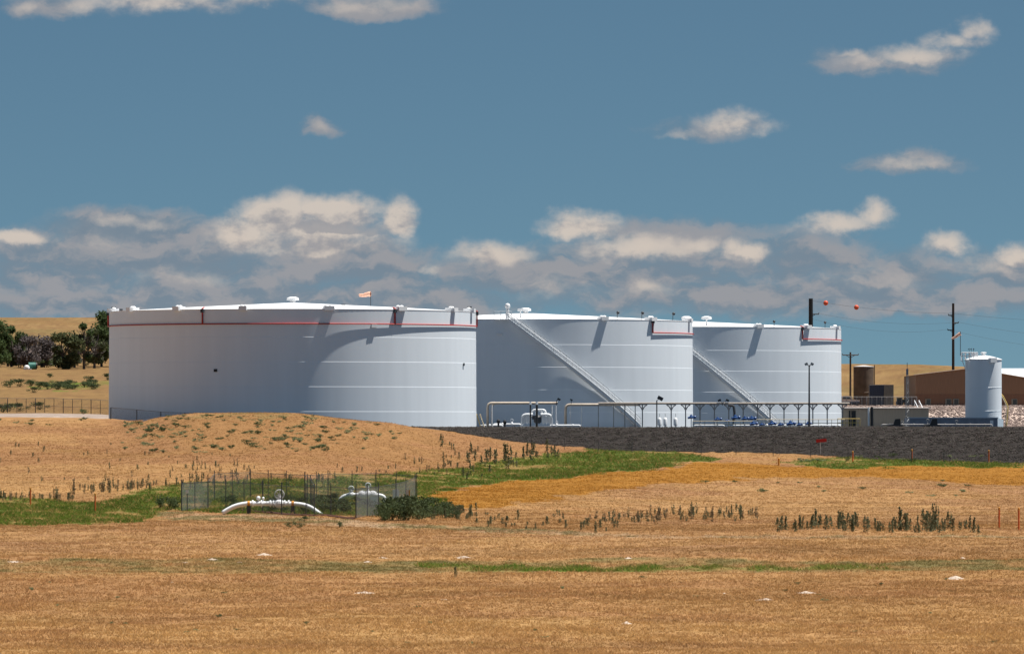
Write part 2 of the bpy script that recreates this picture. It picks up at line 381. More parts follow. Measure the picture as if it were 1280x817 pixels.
# ------------------------------------------------------------------ ground sheet
pxs = np.concatenate([[-24000, -12000, -6000, -3500, -2200, -1500, -1000, -700, -500, -350], np.arange(-240, 1521, 4.0), [1630, 1780, 2000, 2300, 2800, 3500, 5000, 7500, 13000, 25000]])
us = (pxs - CX) / F
Ds = np.concatenate([[-350, -200, -100, -40], np.arange(0, 225, 15.0), np.arange(225, 470, 1.3), np.arange(470, 655, 1.6), np.arange(655, 700, .8), np.arange(700, 925, 4.0), np.arange(925, 948, 1.0), np.arange(948, 1064, 4.0), np.arange(1064, 2500, 16.0), np.arange(2500, 6001, 250.0)])
Dg, Ug = np.meshgrid(Ds, us, indexing='ij'); Xg = Ug * np.maximum(Dg, 60.0)
Zg = zfun(Xg, Dg); cg, emb, padm = ground_color(Xg, Dg, Zg)
Zg = Zg + emb * (fbm(Xg / .5, Dg / .5, 61, 2) - .5) * .22
nr, nc = Xg.shape; idx = np.arange(nr * nc).reshape(nr, nc)
quads = np.stack([idx[:-1, :-1], idx[:-1, 1:], idx[1:, 1:], idx[1:, :-1]], -1).reshape(-1, 4)
spk = 1 + (fbm(Xg * 1.1, Dg * .5, 71, 2) - .5) * .35
cg = cg * np.where(emb, 1 + (vnoise(Xg / .35, Dg / .35, 5) - .5) * 1.5 * (vnoise(Xg / .2, Dg / .5, 8) > .35), spk)[..., None]
ground = np_mesh('ground', np.stack([Xg, Dg, Zg], -1).reshape(-1, 3), quads, GROUNDM, cg.reshape(-1, 3))
ground.data.polygons.foreach_set('use_smooth', [True] * len(ground.data.polygons)); ground['kind'] = 'structure'

# ------------------------------------------------------------------ grass blades (uncountable)
def grass(name, n, dmin, dmax, want_green, h0, h1, w, gain=1.0, nb=4):
    D = np.exp(rng.uniform(math.log(dmin), math.log(dmax), n)); px = rng.uniform(-90, 1370, n); X = (px - CX) / F * D
    Z = zfun(X, D); c, e, p = ground_color(X, D, Z)
    isg = c[:, 1] > c[:, 0] * .92
    pale = (c.sum(1) > .86)
    keep = (~e) & (~p) & (isg == want_green) & (~pale)
    X, D, Z, c = X[keep], D[keep], Z[keep], c[keep]; n = len(X)
    if want_green:
        q = rng.random(n) < .13; c[q] = STRAW * .8
    X = np.repeat(X, nb) + rng.normal(0, .09, n * nb); D = np.repeat(D, nb) + rng.normal(0, .09, n * nb); Z = np.repeat(Z, nb) - .015; c = np.repeat(c, nb, 0)
    m = n * nb; a = rng.uniform(0, 2 * math.pi, m)
    patch = .55 + .9 * fbm(X / 3.5, D / 7, 91, 3)
    h = rng.uniform(h0, h1, m) * patch; ww = rng.uniform(.5, 1.3, m) * w
    lean = rng.uniform(.5, 1.8, m) * h; la = rng.uniform(0, 2 * math.pi, m)
    v = np.empty((m, 3, 3)); 
    v[:, 0] = np.stack([X - np.cos(a) * ww, D - np.sin(a) * ww, Z], -1); v[:, 1] = np.stack([X + np.cos(a) * ww, D + np.sin(a) * ww, Z], -1)
    v[:, 2] = np.stack([X + np.cos(la) * lean, D + np.sin(la) * lean, Z + h], -1)
    k = rng.lognormal(.12, .24, m)[:, None]; c = np.clip(c * k * gain, .005, .85); c[:, 2] *= rng.uniform(.85, 1.1, m)
    o = np_mesh(name, v.reshape(-1, 3), np.arange(m * 3).reshape(-1, 3), GRASSM, np.repeat(c, 3, 0)); o['kind'] = 'stuff'
    return o
grass('dry_grass', 300000, 226, 692, False, .05, .15, .022, 1.1)
grass('green_grass', 300000, 325, 668, True, .10, .30, .035, 1.22, 3)

def stones(n):
    D = rng.uniform(640, 700, n); px = rng.uniform(515, 1400, n); X = (px - CX) / F * D; Z = zfun(X, D); c, e, p = ground_color(X, D, Z)
    X, D, Z = X[e], D[e], Z[e]; n = len(X); s = rng.lognormal(-2.75, .3, n)
    T = np.array([[1, 0, -.5], [-.5, .87, -.5], [-.5, -.87, -.5], [0, 0, .9]]); a = rng.uniform(0, 6.28, n); ca, sa = np.cos(a), np.sin(a)
    J = T[None] * rng.uniform(.6, 1.4, (n, 4, 3)); v = np.empty((n, 4, 3))
    v[..., 0] = X[:, None] + s[:, None] * (J[..., 0] * ca[:, None] - J[..., 1] * sa[:, None]); v[..., 1] = D[:, None] + s[:, None] * (J[..., 0] * sa[:, None] + J[..., 1] * ca[:, None]); v[..., 2] = Z[:, None] + s[:, None] * (J[..., 2] + .3)
    t = np.array([[0, 1, 3], [1, 2, 3], [2, 0, 3], [2, 1, 0]]); tri = (t[None] + 4 * np.arange(n)[:, None, None]).reshape(-1, 3)
    col = np.array([.036, .031, .028]) * rng.lognormal(-.12, .42, n)[:, None] * rng.uniform(.9, 1.1, (n, 3))
    o = np_mesh('gravel_stones', v.reshape(-1, 3), tri, GRASSM_DRY, np.repeat(col, 4, 0)); o['kind'] = 'stuff'
stones(150000)
# ------------------------------------------------------------------ storage tanks
TR = 22.9; EAVE = 13.5
def tp(c, th, r, z): return Vector((c[0] + r * math.sin(th), c[1] - r * math.cos(th), z))
def arc(c, r, z, a0, a1, n): return [tp(c, a0 + (a1 - a0) * k / n, r, z) for k in range(n + 1)]
def storage_tank(c, label):
    t = thing('storage_tank', (c[0], c[1], PAD), label, 'storage tank', 'big white storage tanks')
    prof = []
    for k, zz in enumerate([PAD, 1.07, 4.08, 7.1, 10.1, EAVE - .05]):
        r = TR + (.056 if k == 0 else 0)
        if k in (0, 5): prof.append((r, zz))
        else: prof += [(TR + .014 * (5 - k), zz - .035), (TR + .014 * (4 - k), zz + .03)]
    m = MB().lathe((c[0], c[1], 0), prof, 256, cap=False); auto_smooth(m.build('shell', WHITE, t), 6)
    m = MB().lathe((c[0], c[1], 0), [(TR + .022, EAVE - .12), (TR + .03, EAVE), (TR * .66, EAVE + .44), (TR * .33, EAVE + .82), (1.5, EAVE + 1.12), (.3, EAVE + 1.14)], 192); auto_smooth(m.build('roof', ROOFW, t), 20)
    m = MB()
    m.lathe((c[0], c[1], 0), [(.35, EAVE + 1.12), (.35, EAVE + 1.45), (.75, EAVE + 1.47), (.75, EAVE + 1.75), (.4, EAVE + 1.9)], 16); m.build('roof_vent', PIPEW, t)
    return t
def chamber(t, c, th, w=1.3, out=.45, up=.34, h=.5):
    w *= .82
    m = MB(); M = Matrix.Rotation(th, 3, 'Z')
    p = tp(c, th, TR - .45 + out / 2, EAVE + up - h / 2)
    m.box(p, (w, .9 + out, h), M=M)
    p2 = tp(c, th, TR - .5 + out / 2, EAVE + up)
    for a in (-1, 1): m.ball(p2 + M @ Vector((a * w * .22, 0, 0)), .26, 10, 5, sc=(1, 1, .7), half=True)
    m.build('foam_chamber', ROOFW, t)
def fire_pipe(t, c, a0, a1, z, rises):
    m = MB(); n = max(8, int(abs(a1 - a0) * 60)); r = .075
    m.tube(arc(c, TR + .14, z, a0, a1, n), r, 8)
    o = m.build('fire_pipe', RED, t, smooth=True)
    for th in rises:
        MB().tube([tp(c, th, TR + .14, z), tp(c, th, TR + .14, EAVE + .12), tp(c, th, TR - .3, EAVE + .2)], .1, 8).build('riser', RED, o, smooth=True)
        MB().box(tp(c, th, TR + .18, EAVE - .2), (.35, .3, .45), M=Matrix.Rotation(th, 3, 'Z')).build('flange', DARKM, o)
def stairway(t, c, th0, th1, zt, zb, mid=None):
    st = MB(); nT = 66
    S = lambda f: th0 + (th1 - th0) * f
    Zf = lambda f: zt + (zb - zt) * f
    st_root = None
    tr = MB()
    for k in range(nT):
        f = (k + .5) / nT; th = S(f); M = Matrix.Rotation(th, 3, 'Z')
        tr.box(tp(c, th, TR + .5, Zf(f)), (.30, .72, .05), M=M)
        tr.box(tp(c, th, TR + .5, Zf(f) - .1), (.03, .72, .22), M=M)
    root = tr.build('stairway', PIPEW, t)
    for rr in (TR + .12, TR + .88):
        b = MB(); n = 80; vs = []
        for k in range(n + 1):
            f = k / n
            for dz in (-.30, .14):
                for dr in (-.02, .02): vs.append(tp(c, S(f), rr + dr, Zf(f) + dz))
        fs = []
        for k in range(n):
            a, e = k * 4, k * 4 + 4
            fs += [(a, e, e + 2, a + 2), (a + 1, a + 3, e + 3, e + 1), (a, a + 1, e + 1, e), (a + 2, e + 2, e + 3, a + 3)]
        b.add(vs, fs); b.build('stringer', PIPEW, root)
    b = MB()
    for dz in (1.05, .55): b.tube([tp(c, S(k / 60), TR + .9, Zf(k / 60) + dz) for k in range(61)], .035 if dz > 1 else .02, 6)
    for k in range(0, nT + 1, 3): b.tube([tp(c, S(k / nT), TR + .9, Zf(k / nT)), tp(c, S(k / nT), TR + .9, Zf(k / nT) + 1.05)], .022, 5)
    b.build('handrail', GREYM, root)
    g = MB()
    for q in (.12, .42, .74): g.tube([tp(c, S(k / 60), TR + .92, Zf(k / 60) + q) for k in range(61)], .06, 9)  # extra thick white tubes, added to catch sun and brighten the stairway
    for k in range(0, nT + 1, 2): g.tube([tp(c, S(k / nT), TR + .9, Zf(k / nT)), tp(c, S(k / nT), TR + .9, Zf(k / nT) + .78)], .02, 4)
    g.build('guard_rail', ROOFW, root)
    return root
c1, c2, c3 = TANKC
th1 = lambda px: math.asin(max(-1, min(1, (px - 366) / 229.5)))
th2 = lambda px: math.asin(max(-1, min(1, (px - 657) / 208.8)))
th3 = lambda px: math.asin(max(-1, min(1, (px - 858) / 193.3)))
t1 = storage_tank(c1, 'nearest and largest white tank, with a red pipe all round its top')
for px in (142, 171, 232, 314, 418, 505, 568, 590): chamber(t1, c1, th1(px), w=1.5 if px in (418, 505) else 1.2)
fire_pipe(t1, c1, R_(-100), R_(100), (HY - 404.5) / F * (750 - 22), [th1(264), th1(497), R_(88), R_(-88)])
MB().box(tp(c1, th1(472), TR + .1, 11.45), (.75, .3, .4), M=Matrix.Rotation(th1(472), 3, 'Z')).build('gauge_box', PIPEW, t1)
MB().box(tp(c1, th1(280), TR + .10, 6.05), (.42, .08, .34), M=Matrix.Rotation(th1(280), 3, 'Z')).build('label_plate', BLACK, t1)
MB().box(tp(c1, th1(580), TR + .12, 6.9), (.3, .1, .35), M=Matrix.Rotation(th1(580), 3, 'Z')).build('label_plate', DARKM, t1)
for px, py in ((142, 384.5), (151, 387), (429, 381), (587, 384)):
    p = W(px, py, 745); m = MB(); m.tube([(p.x, p.y, EAVE), (p.x, p.y, p.z)], .04, 6); m.box((p.x, p.y, p.z), (.45, .3, .22), rz=random.uniform(-.6, .6)); m.build('roof_camera', DARKM, t1)
t2 = storage_tank(c2, 'middle white tank with its whole long diagonal stairway in view')
for px in (752, 812, 860): chamber(t2, c2, th2(px))
fire_pipe(t2, c2, th2(812), R_(100), (HY - 415) / F * 803, [th2(812)])
stairway(t2, c2, th2(636), th2(792), EAVE - .1, PAD + .2)
m = MB()
for px in (619, 627, 633, 640): m.tube([tp(c2, th2(px), TR + .5, EAVE - .1), tp(c2, th2(px), TR + .5, EAVE + 1.0)], .03, 6)
for dz in (.5, 1.0): m.tube(arc(c2, TR + .5, EAVE + dz, th2(619), th2(640), 4), .03, 6)
for k in range(4):
    th = th2(621 + k * 5); m.box(tp(c2, th, TR + .3, EAVE - .1), (.62, .6, .05), M=Matrix.Rotation(th, 3, 'Z'))
m.build('platform', PIPEW, t2)
m = MB(); m.tube([tp(c2, th2(634), TR - .6, EAVE), tp(c2, th2(634), TR - .6, EAVE + 1.7)], .22, 10); m.ball(tp(c2, th2(634), TR - .6, EAVE + 1.75), .36, 10, 6); m.build('gauge_post', PIPEW, t2)
MB().box(tp(c2, th2(625), TR + .1, 11.45), (.75, .25, .3), M=Matrix.Rotation(th2(625), 3, 'Z')).build('gauge_box', PIPEW, t2)
m = MB(); m.tube([tp(c2, th2(649), TR - 4, EAVE), tp(c2, th2(649), TR - 4, EAVE + 1.2)], .09, 8); m.box(tp(c2, th2(649), TR - 4, EAVE + 1.3), (.8, .8, .35)); m.build('vent_hood', PIPEW, t2)
for px in (770, 801, 841):
    p = tp(c2, th2(px), TR - .3, EAVE + .9); m = MB(); m.tube([(p.x, p.y, EAVE), p], .045, 6); m.ball(p + Vector((.1, 0, 0)), .22, 8, 6); m.build('roof_lamp', DARKM, t2)
t3 = storage_tank(c3, 'farthest white tank, on the right, with half its stairway hidden by the middle tank')
for px in (942, 1003, 1043): chamber(t3, c3, th3(px))
fire_pipe(t3, c3, th3(996), R_(100), (HY - 423.5) / F * 872, [th3(996)])
stairway(t3, c3, th3(818), th3(960), EAVE - .1, PAD + .2)
for px in (962, 1029):
    p = tp(c3, th3(px), TR - .3, EAVE + .8); m = MB(); m.tube([(p.x, p.y, EAVE), p], .045, 6); m.ball(p, .2, 8, 6); m.build('roof_lamp', DARKM, t3)
p = tp(c3, th3(884), TR - 5, EAVE + .3); m = MB(); m.tube([p, p + Vector((0, 0, .9))], .1, 8); m.lathe(p + Vector((0, 0, .8)), [(.2, 0), (.75, .05), (.75, .35), (.3, .5)], 14); m.build('vent_hood', PIPEW, t3)

# windsock on the near tank, windsock by the small tank
def windsock(px, ytop, D, zbase, dx, dz, ln, r, label):
    p = W(px, ytop, D); t = thing('windsock', (p.x, p.y, zbase), label, 'windsock', 'windsocks')
    MB().tube([(p.x, p.y, zbase), (p.x, p.y, p.z + .3)], .045, 6).build('pole', DARKM, t)
    d = Vector((dx, .25, dz)).normalized(); q = p + Vector((0, 0, 0))
    MB().tube([q + d * ln * k / 8 + Vector((0, 0, .03 * math.sin(k))) for k in range(9)], [r * (1 - .062 * k) * (1 + .05 * math.sin(2.2 * k)) for k in range(9)], 12, caps=False).build('sock', SOCK, t, smooth=True)
    for k in (2, 4): pass
windsock(463.3, 367.5, 752, EAVE + .55, -1, -.12, 1.5, .33, 'orange and white windsock on the roof of the nearest tank')
windsock(1200.5, 417, 802, 8.6, -1, -.62, 1.4, .24, 'orange windsock above the slim white tank at right')

# ------------------------------------------------------------------ yard: overhead pipes and rack
zg = PAD
def Y(px, py, D): return W(px, py, D)
D0 = 765
def bend(pts, r=.6, n=5):
    out = [Vector(pts[0])]
    for a, b, c in zip(pts[:-2], pts[1:-1], pts[2:]):
        a, b, c = Vector(a), Vector(b), Vector(c); u = (a - b).normalized(); v = (c - b).normalized()
        rr = min(r, (a - b).length * .45, (c - b).length * .45)
        for k in range(n + 1):
            f = k / n; out.append((b + u * rr) * (1 - f) ** 2 + b * 2 * f * (1 - f) + (b + v * rr) * f ** 2)
    out.append(Vector(pts[-1])); return out
p0 = Y(609.5, 534, D0)
t = thing('overhead_pipe', (p0.x, p0.y, zg), 'tan overhead pipe bent down to the ground at its left end, beside the nearest tank', 'pipe', 'tan overhead pipes')
a = Y(609.5, 503.5, D0); b = Y(697, 503.5, D0)
MB().tube(bend([(a.x, D0, zg), (a.x, D0, a.z), (b.x, D0, b.z)]), .16, 12).build('pipe_run', TANP, t, smooth=True)
MB().tube(bend([(a.x + .55, D0 + .5, zg), (a.x + .55, D0 + .5, a.z - .05), (b.x, D0 + .5, b.z - .05)]), .12, 10).build('pipe_run', TANP, t, smooth=True)
for px in (615, 690, 695):
    q = Y(px, 534, D0 + .25); MB().tube([(q.x, q.y, zg), (q.x, q.y, a.z - .28)], .07, 8).build('support_post', PIPEW, t)
for px in (663, 671):
    q = Y(px, 503, D0 - 1.2); t = thing('pipe_bollard', (q.x, q.y, zg), 'black white-capped post before the white pump skid, ' + ('left of the pair' if px < 667 else 'right and thicker of the pair'), 'post', 'black white-capped posts')
    MB().tube([(q.x, q.y, zg), (q.x, q.y, q.z - .25)], .09 if px < 667 else .14, 8).build('post', BLACK, t); MB().tube([(q.x, q.y, q.z - .25), (q.x, q.y, q.z + .12)], .13 if px < 667 else .15, 8).build('cap', PIPEW, t)
a = Y(707, 505.5, D0 + 8); D1 = D0 + 8; b = Y(800, 505.5, D1)
t = thing('overhead_pipe', (a.x, D1, zg), 'tan overhead pipe joining the long pipe rack, in front of the middle tank', 'pipe', 'tan overhead pipes')
MB().tube(bend([(a.x, D1, zg), (a.x, D1, a.z), (b.x, D1, b.z)]), .17, 12).build('pipe_run', TANP, t, smooth=True)
for px in (713, 727):
    q = Y(px, 534, D1); MB().tube([(q.x, q.y, zg), (q.x, q.y, a.z - .15)], .07, 8).build('support_post', PIPEW, t)
# rack
DR = 768
t = thing('pipe_rack', (Y(900, 534, DR).x, DR, zg), 'long grey overhead pipe rack on T-shaped posts in front of the tanks', 'pipe rack')
a = Y(748, 504.6, DR); b = Y(1062, 505.5, DR)
MB().box(((a.x + b.x) / 2, DR, a.z), (b.x - a.x, .5, .13)).build('tray', RACKM, t)
MB().tube([(a.x, DR - .33, a.z + .12), (b.x, DR - .33, a.z + .1)], .06, 8).build('pipe_run', TANP, t); MB().tube([(a.x, DR + .3, a.z + .13), (b.x, DR + .3, a.z + .12)], .08, 8).build('pipe_run', RACKM, t)
for px in [748, 767, 781, 794, 803, 839, 857, 875, 893, 911, 929, 947, 962.5, 980, 998, 1016, 1034, 1053]:
    q = Y(px, 534, DR); m = MB(); m.box((q.x, DR, (zg + a.z) / 2), (.15 if px > 800 else .11, .15, a.z - zg - .14))
    if px > 800:
        for s_ in (-1, 1): m.tube([(q.x + s_ * .05, DR, a.z - .75), (q.x + s_ * .25, DR, a.z - .35), (q.x + s_ * .62, DR, a.z - .1)], [.07, .08, .06], 6)
        m.box((q.x, DR, a.z - .11), (1.1, .3, .08))
    m.build('post', RACKM, t)
# rack lamps
def floodlight(px, py, D, zb, label, s=1.0, group='floodlights of the pipe yard', arms=((.25, .1),)):
    p = Y(px, py, D); t = thing('floodlight', (p.x, D, zb), label, 'floodlight', group)
    MB().tube([(p.x, D, zb), (p.x, D, p.z)], .05 * s, 6).build('pole', DARKM, t)
    for dx, dz in arms:
        MB().tube([(p.x, D, p.z - .05), (p.x + dx * s, D, p.z + dz * s)], .035, 5).build('arm', DARKM, t)
        MB().box((p.x + dx * s * 1.3, D, p.z + dz * s * 1.2), (.42 * s, .35 * s, .26 * s), M=Matrix.Rotation(.5 if dx > 0 else -.5, 3, 'Y')).build('lamp_head', DARKM, t)
floodlight(695.5, 500, D0 - .3, b.z - .1, 'dark floodlight at the right end of the tan overhead pipe')
floodlight(714, 500.5, D1 - .4, a.z, 'small dark floodlight on the start of the second tan pipe', .8, arms=((.02, .1),))
floodlight(821, 500, 760, zg, 'floodlight on a black pole between rack posts, before the middle tank', 1.7, arms=((.2, .12),))
floodlight(903, 503, DR - .4, zg + 2.9, 'floodlight pair on the rack before the farthest tank, by the bent black pipe', 1.0, arms=((-.3, .25), (.5, .25)))
p = Y(917, 506, 766); t = MB().tube(bend([(p.x - .7, 766, p.z), (p.x, 766, p.z - .05), (p.x + .15, 766, p.z - 1.3), (p.x - .05, 766, p.z - 2.1)], .5), .16, 8)
p2 = MB(); solo('vent_pipe', t.tube([(p.x - .05, 766, p.z - 2.1), (p.x - .05, 766, zg)], .08, 8), DARKM, (p.x, 766, zg), 'bent black vent pipe standing in front of the farthest tank', 'pipe')
# white pump skid
Ds_ = 772; cx = Y(671, 534, Ds_).x
t = thing('pump_skid', (cx, Ds_, zg), 'white pump skid with looped pipes behind the two black posts', 'pump skid')
MB().box((cx, Ds_, zg + .16), (4.2, 1.8, .32)).build('base', PIPEW, t)
for s_ in (-1, 1):
    m = MB(); m.box((cx + s_ * 1.25, Ds_, zg + 1.1), (1.15, 1.1, .9)); m.tube(bend([(cx + s_ * 1.9, Ds_ - .6, zg + .2), (cx + s_ * 1.9, Ds_ - .6, zg + 1.75), (cx + s_ * .5, Ds_ - .6, zg + 1.75)], .6), .17, 10)
    for k in (-.3, .1, .5): m.tube([(cx + s_ * 1.25 + k - .1, Ds_ - .62, zg + .5), (cx + s_ * 1.25 + k - .1, Ds_ - .62, zg + 1.45)], .07, 8)
    auto_smooth(m.build('pump_housing', PIPEW, t))
    MB().tube(bend([(cx + s_ * .25 - .35, Ds_, zg + 1.3), (cx + s_ * .25 - .35, Ds_, zg + 2.35), (cx + s_ * .25 + .9, Ds_, zg + 2.35), (cx + s_ * .25 + .9, Ds_, zg + 1.3)], .45), .13, 10).build('loop_pipe', PIPEW, t, smooth=True)
m = MB(); m.lathe((cx + .1, Ds_ - .2, zg + .9), [(.3, -.3), (.5, -.1), (.5, .5), (.3, .75)], 14); m.box((cx - .35, Ds_ - .3, zg + 1.35), (.5, .5, .5)); m.build('motor', DARKM, t)
def low_pipe(x0, x1, y, D, r, label, m=PIPEW, seed=0, name='low_pipe', group='low pipes in the pipe yard'):
    random.seed(seed); a = Y(x0, y, D); b = Y(x1, y, D)
    t = thing(name, ((a.x + b.x) / 2, D, zg), label, 'pipe', group)
    MB().tube(bend([(a.x, D, zg), (a.x, D, a.z), (b.x, D, a.z), (b.x, D, zg)], .35), r, 10).build('pipe_run', m, t, smooth=True)
    n = int((b.x - a.x) / 1.6); 
    for k in range(n):
        x = a.x + (b.x - a.x) * (k + .5) / n + random.uniform(-.3, .3)
        q = MB(); q.tube([(x - .05, D, a.z), (x + .05, D, a.z)], r * 1.7, 10); q.build('flange', m, t)
        if random.random() < .6:
            q = MB(); h = random.uniform(.25, .55); q.tube([(x, D, a.z), (x, D, a.z + h)], .05, 6); q.ring((x, D, a.z + h), .17, .035, 12, 'Y'); q.ball((x, D, a.z + r), r * 1.25, 8, 6); q.build('valve', m, t)
    for x in (a.x + .8, b.x - .8): MB().box((x, D, (zg + a.z - r) / 2), (.15, .2, a.z - r - zg)).build('support', RACKM, t)
low_pipe(601, 628, 531.3, 769, .12, 'low white pipe with valves under the left bend of the tan pipe', seed=1)
low_pipe(617, 651, 530, 775, .13, 'low white pipe with wheel valves left of the white pump skid', seed=2)
low_pipe(688, 725, 531.5, 769, .13, 'low white pipe right of the white pump skid', seed=3)
low_pipe(868, 905, 531.3, 763, .1, 'low white pipe beneath the rack, left of the blue valves', seed=4)
low_pipe(905, 1050, 531.4, 766, .1, 'long low white pipe under the lower row of blue valves', seed=5)
low_pipe(1102, 1240, 530.3, 768, .08, 'long grey low pipe in front of the slate blue containment box', RACKM, seed=6)
for px, h, D in ((623, 1.05, 768), (631, .95, 774)):
    q = Y(px, 534, D); m = MB(); m.tube([(q.x, D, zg), (q.x, D, zg + h * .6)], .12, 8); m.ball((q.x, D, zg + h * .8), .24, 10, 6, sc=(1, 1, 1.3)); solo('valve_stand', m, BLACK, (q.x, D, zg), 'black valve standing by the low white pipes, ' + ('taller of the two' if h > 1 else 'shorter of the two'), 'valve', 'black valve stands')
# vertical white vessels
for px, lab in ((824.5, 'white bullet-shaped vessel just right of the black lamp pole'), (831.5, 'white bullet-shaped vessel in the middle of three under the rack'), (844.5, 'white bullet-shaped vessel standing apart on the right of three')):
    q = Y(px, 534, 757); t = thing('filter_vessel', (q.x, 757, zg), lab, 'vessel', 'white filter vessels')
    auto_smooth(MB().lathe((q.x, 757, zg), [(.12, 0), (.12, .3), (.26, .4), (.26, 1.1), (.18, 1.28), (.05, 1.36)], 14).build('body', PIPEW, t), 50)
    MB().tube([(q.x, 757, zg + 1.3), (q.x, 757, zg + 1.85)], .03, 6).build('vent', RACKM, t)
# blue valves
def blue_valve(px, py, D, s, label, grp):
    p = Y(px, py, D); t = thing('blue_valve', (p.x, D, zg), label, 'valve', grp)
    MB().tube([(p.x, D, zg), (p.x, D, p.z)], .06, 8).build('stem', PIPEW, t)
    m = MB(); m.lathe((p.x, D, p.z - .12 * s), [(.1 * s, 0), (.34 * s, .05), (.34 * s, .2 * s), (.12 * s, .3 * s)], 12); m.tube([(p.x - .42 * s, D - .1, p.z - .05), (p.x + .36 * s, D + .1, p.z + .02)], .13 * s, 8); m.lathe((p.x, D, p.z), [(.2 * s, 0), (.16 * s, .3 * s), (.05, .36 * s)], 8); m.ball((p.x + .45 * s, D, p.z + .05), .2 * s, 8, 6)
    m.build('actuator', BLUE, t)
    MB().tube([(p.x, D, p.z + .1), (p.x, D, p.z + .42 * s)], .04, 6).build('indicator', DARKM, t)
for k, (px, py) in enumerate([(587, 518.5), (864, 521.5), (897, 524), (908, 526), (919, 522), (931, 523), (939.5, 523)]):
    lab = ['blue valve on a tall white stem at the foot of the nearest tank', 'blue valve at the seam between middle and farthest tank', 'blue valve on the yellow rail left of the bent black pipe', 'small low blue valve just left of the bent black pipe', 'blue valve right below the bent black pipe', 'blue valve of the upper row, second right of the bent black pipe', 'blue valve at the right end of the upper row'][k]
    blue_valve(px, py, 756, [1, 1, .9, .6, 1.1, .9, 1.0][k], lab, 'blue valves')
for k, px in enumerate((941.5, 952, 964.5, 975.5, 988, 999, 1010)):
    lab = 'blue valve in the lower row along the berm, ' + ['leftmost of seven', 'second of seven', 'third of seven', 'middle of seven', 'widest and fifth of seven', 'sixth of seven', 'last of seven beside the lamp pole'][k]
    blue_valve(px, 529.5 + (k % 2), 752, [1, .7, 1, .75, 1.15, .75, .8][k], lab, 'blue valves')
p = Y(551, 523, 752); m = MB(); m.tube([(p.x, 752, zg), (p.x, 752, p.z)], .06, 6); m.ball((p.x, 752, p.z), .25, 10, 6); solo('valve_stand', m, DARKM, (p.x, 752, zg), 'dark valve on a stem at the left end of the rail before the nearest tank', 'valve')
# rails
def rail(x0, x1, y0, D, m, label, n=None, rails=2, name='guard_rail'):
    a = Y(x0, y0, D); b = Y(x1, y0, D); t = thing(name, ((a.x + b.x) / 2, D, zg), label, 'railing', 'railings of the pipe yard'); n = n or max(2, int((b.x - a.x) / 1.5))
    for k in range(rails):
        z = a.z - k * (a.z - zg) * .42; MB().tube([(a.x, D, z), (b.x, D, z)], .045, 6).build('rail', m, t)
    for k in range(n + 1):
        x = a.x + (b.x - a.x) * k / n; MB().tube([(x, D, zg), (x, D, a.z)], .035, 6).build('post', m, t)
rail(557, 584, 524.5, 750, CREAM, 'pale railing at the foot of the nearest tank', 5)
rail(866, 941, 526, 754, CREAM, 'pale yellow railing behind the left blue valves')
rail(941, 1056, 524, 759, CREAM, 'long pale yellow railing along the lower blue valves')
rail(1047, 1075, 523, 752, YEL, 'short bright yellow railing before the beige shed', 6, 3)
p = Y(598, 532, 750); t = thing('yellow_ladder', (p.x, 750, zg), 'yellow leaning step ladder at the right foot of the nearest tank', 'ladder')
for dx in (0, .45): MB().tube([(p.x - .25 + dx, 750, Y(0, 517, 750).z), (p.x + .35 + dx, 750, zg)], .07, 6).build('stile', YEL if dx == 0 else CREAM, t)
m = MB()
for k in range(6): f = k / 6 + .08; m.box((p.x + .0 + f * .6, 750, .8 - f * 1.8), (.5, .3, .04))
m.build('rung', CREAM, t)
# tall yard light
p = Y(1011.5, 456, 742); t = thing('yard_light', (p.x, 742, zg), 'tall slim lamp post with two floodlights in front of the farthest tank', 'lamp post')
MB().tube([(p.x, 742, zg), (p.x, 742, p.z)], [.13, .08], 8).build('pole', DARKM, t)
for s_ in (-1, 1):
    MB().tube([(p.x, 742, p.z - .15), (p.x + s_ * .3, 742, p.z + .05)], .04, 5).build('arm', DARKM, t); MB().box((p.x + s_ * .36, 742, p.z + .12), (.38, .3, .3), M=Matrix.Rotation(.5 * s_, 3, 'Y')).build('lamp_head', GREYM, t)

# ------------------------------------------------------------------ right side of the yard
def bx(x0, x1, y0, y1, D, dep): # image rectangle at depth D -> box centre & size
    a = Y(x0, y1, D); b = Y(x1, y0, D); return Vector(((a.x + b.x) / 2, D + dep / 2, (a.z + b.z) / 2)), (b.x - a.x, dep, b.z - a.z)
a = Y(1046, 534, 916); b = Y(1161, 510.5, 916)
t = thing('beige_shed', ((a.x + b.x) / 2, 918, zg), 'low beige metal shed with pale roof behind the yellow railing', 'shed')
m = MB(); m.box(((a.x + b.x) / 2, 919, (zg + b.z) / 2), (b.x - a.x, 6, b.z - zg))
for k in range(int((b.x - a.x) / .6)): m.box((a.x + .3 + k * .6, 915.97, (zg + b.z) / 2), (.07, .06, b.z - zg - .02))
m.build('wall', BEIGE, t)
MB().add([(a.x - .3, 915.6, b.z + .003), (b.x + .3, 915.6, b.z + .003), (b.x + .3, 922.4, b.z + .1), (a.x - .3, 922.4, b.z + .1), (a.x - .3, 915.6, b.z + .12), (b.x + .3, 915.6, b.z + .12), (b.x + .3, 922.4, b.z + .22), (a.x - .3, 922.4, b.z + .22)], [(0, 1, 2, 3), (4, 7, 6, 5), (0, 4, 5, 1), (1, 5, 6, 2), (2, 6, 7, 3), (3, 7, 4, 0)]).build('roof', mat('shed_roof_pale', (.40, .35, .32), .6), t)
for px, w in ((1067, .65), (1062, .25)):
    q = Y(px, 534, 915.8); MB().box((q.x, 915.93, zg + 1.25), (w, .08, 2.45)).build('door', BLACK, t)
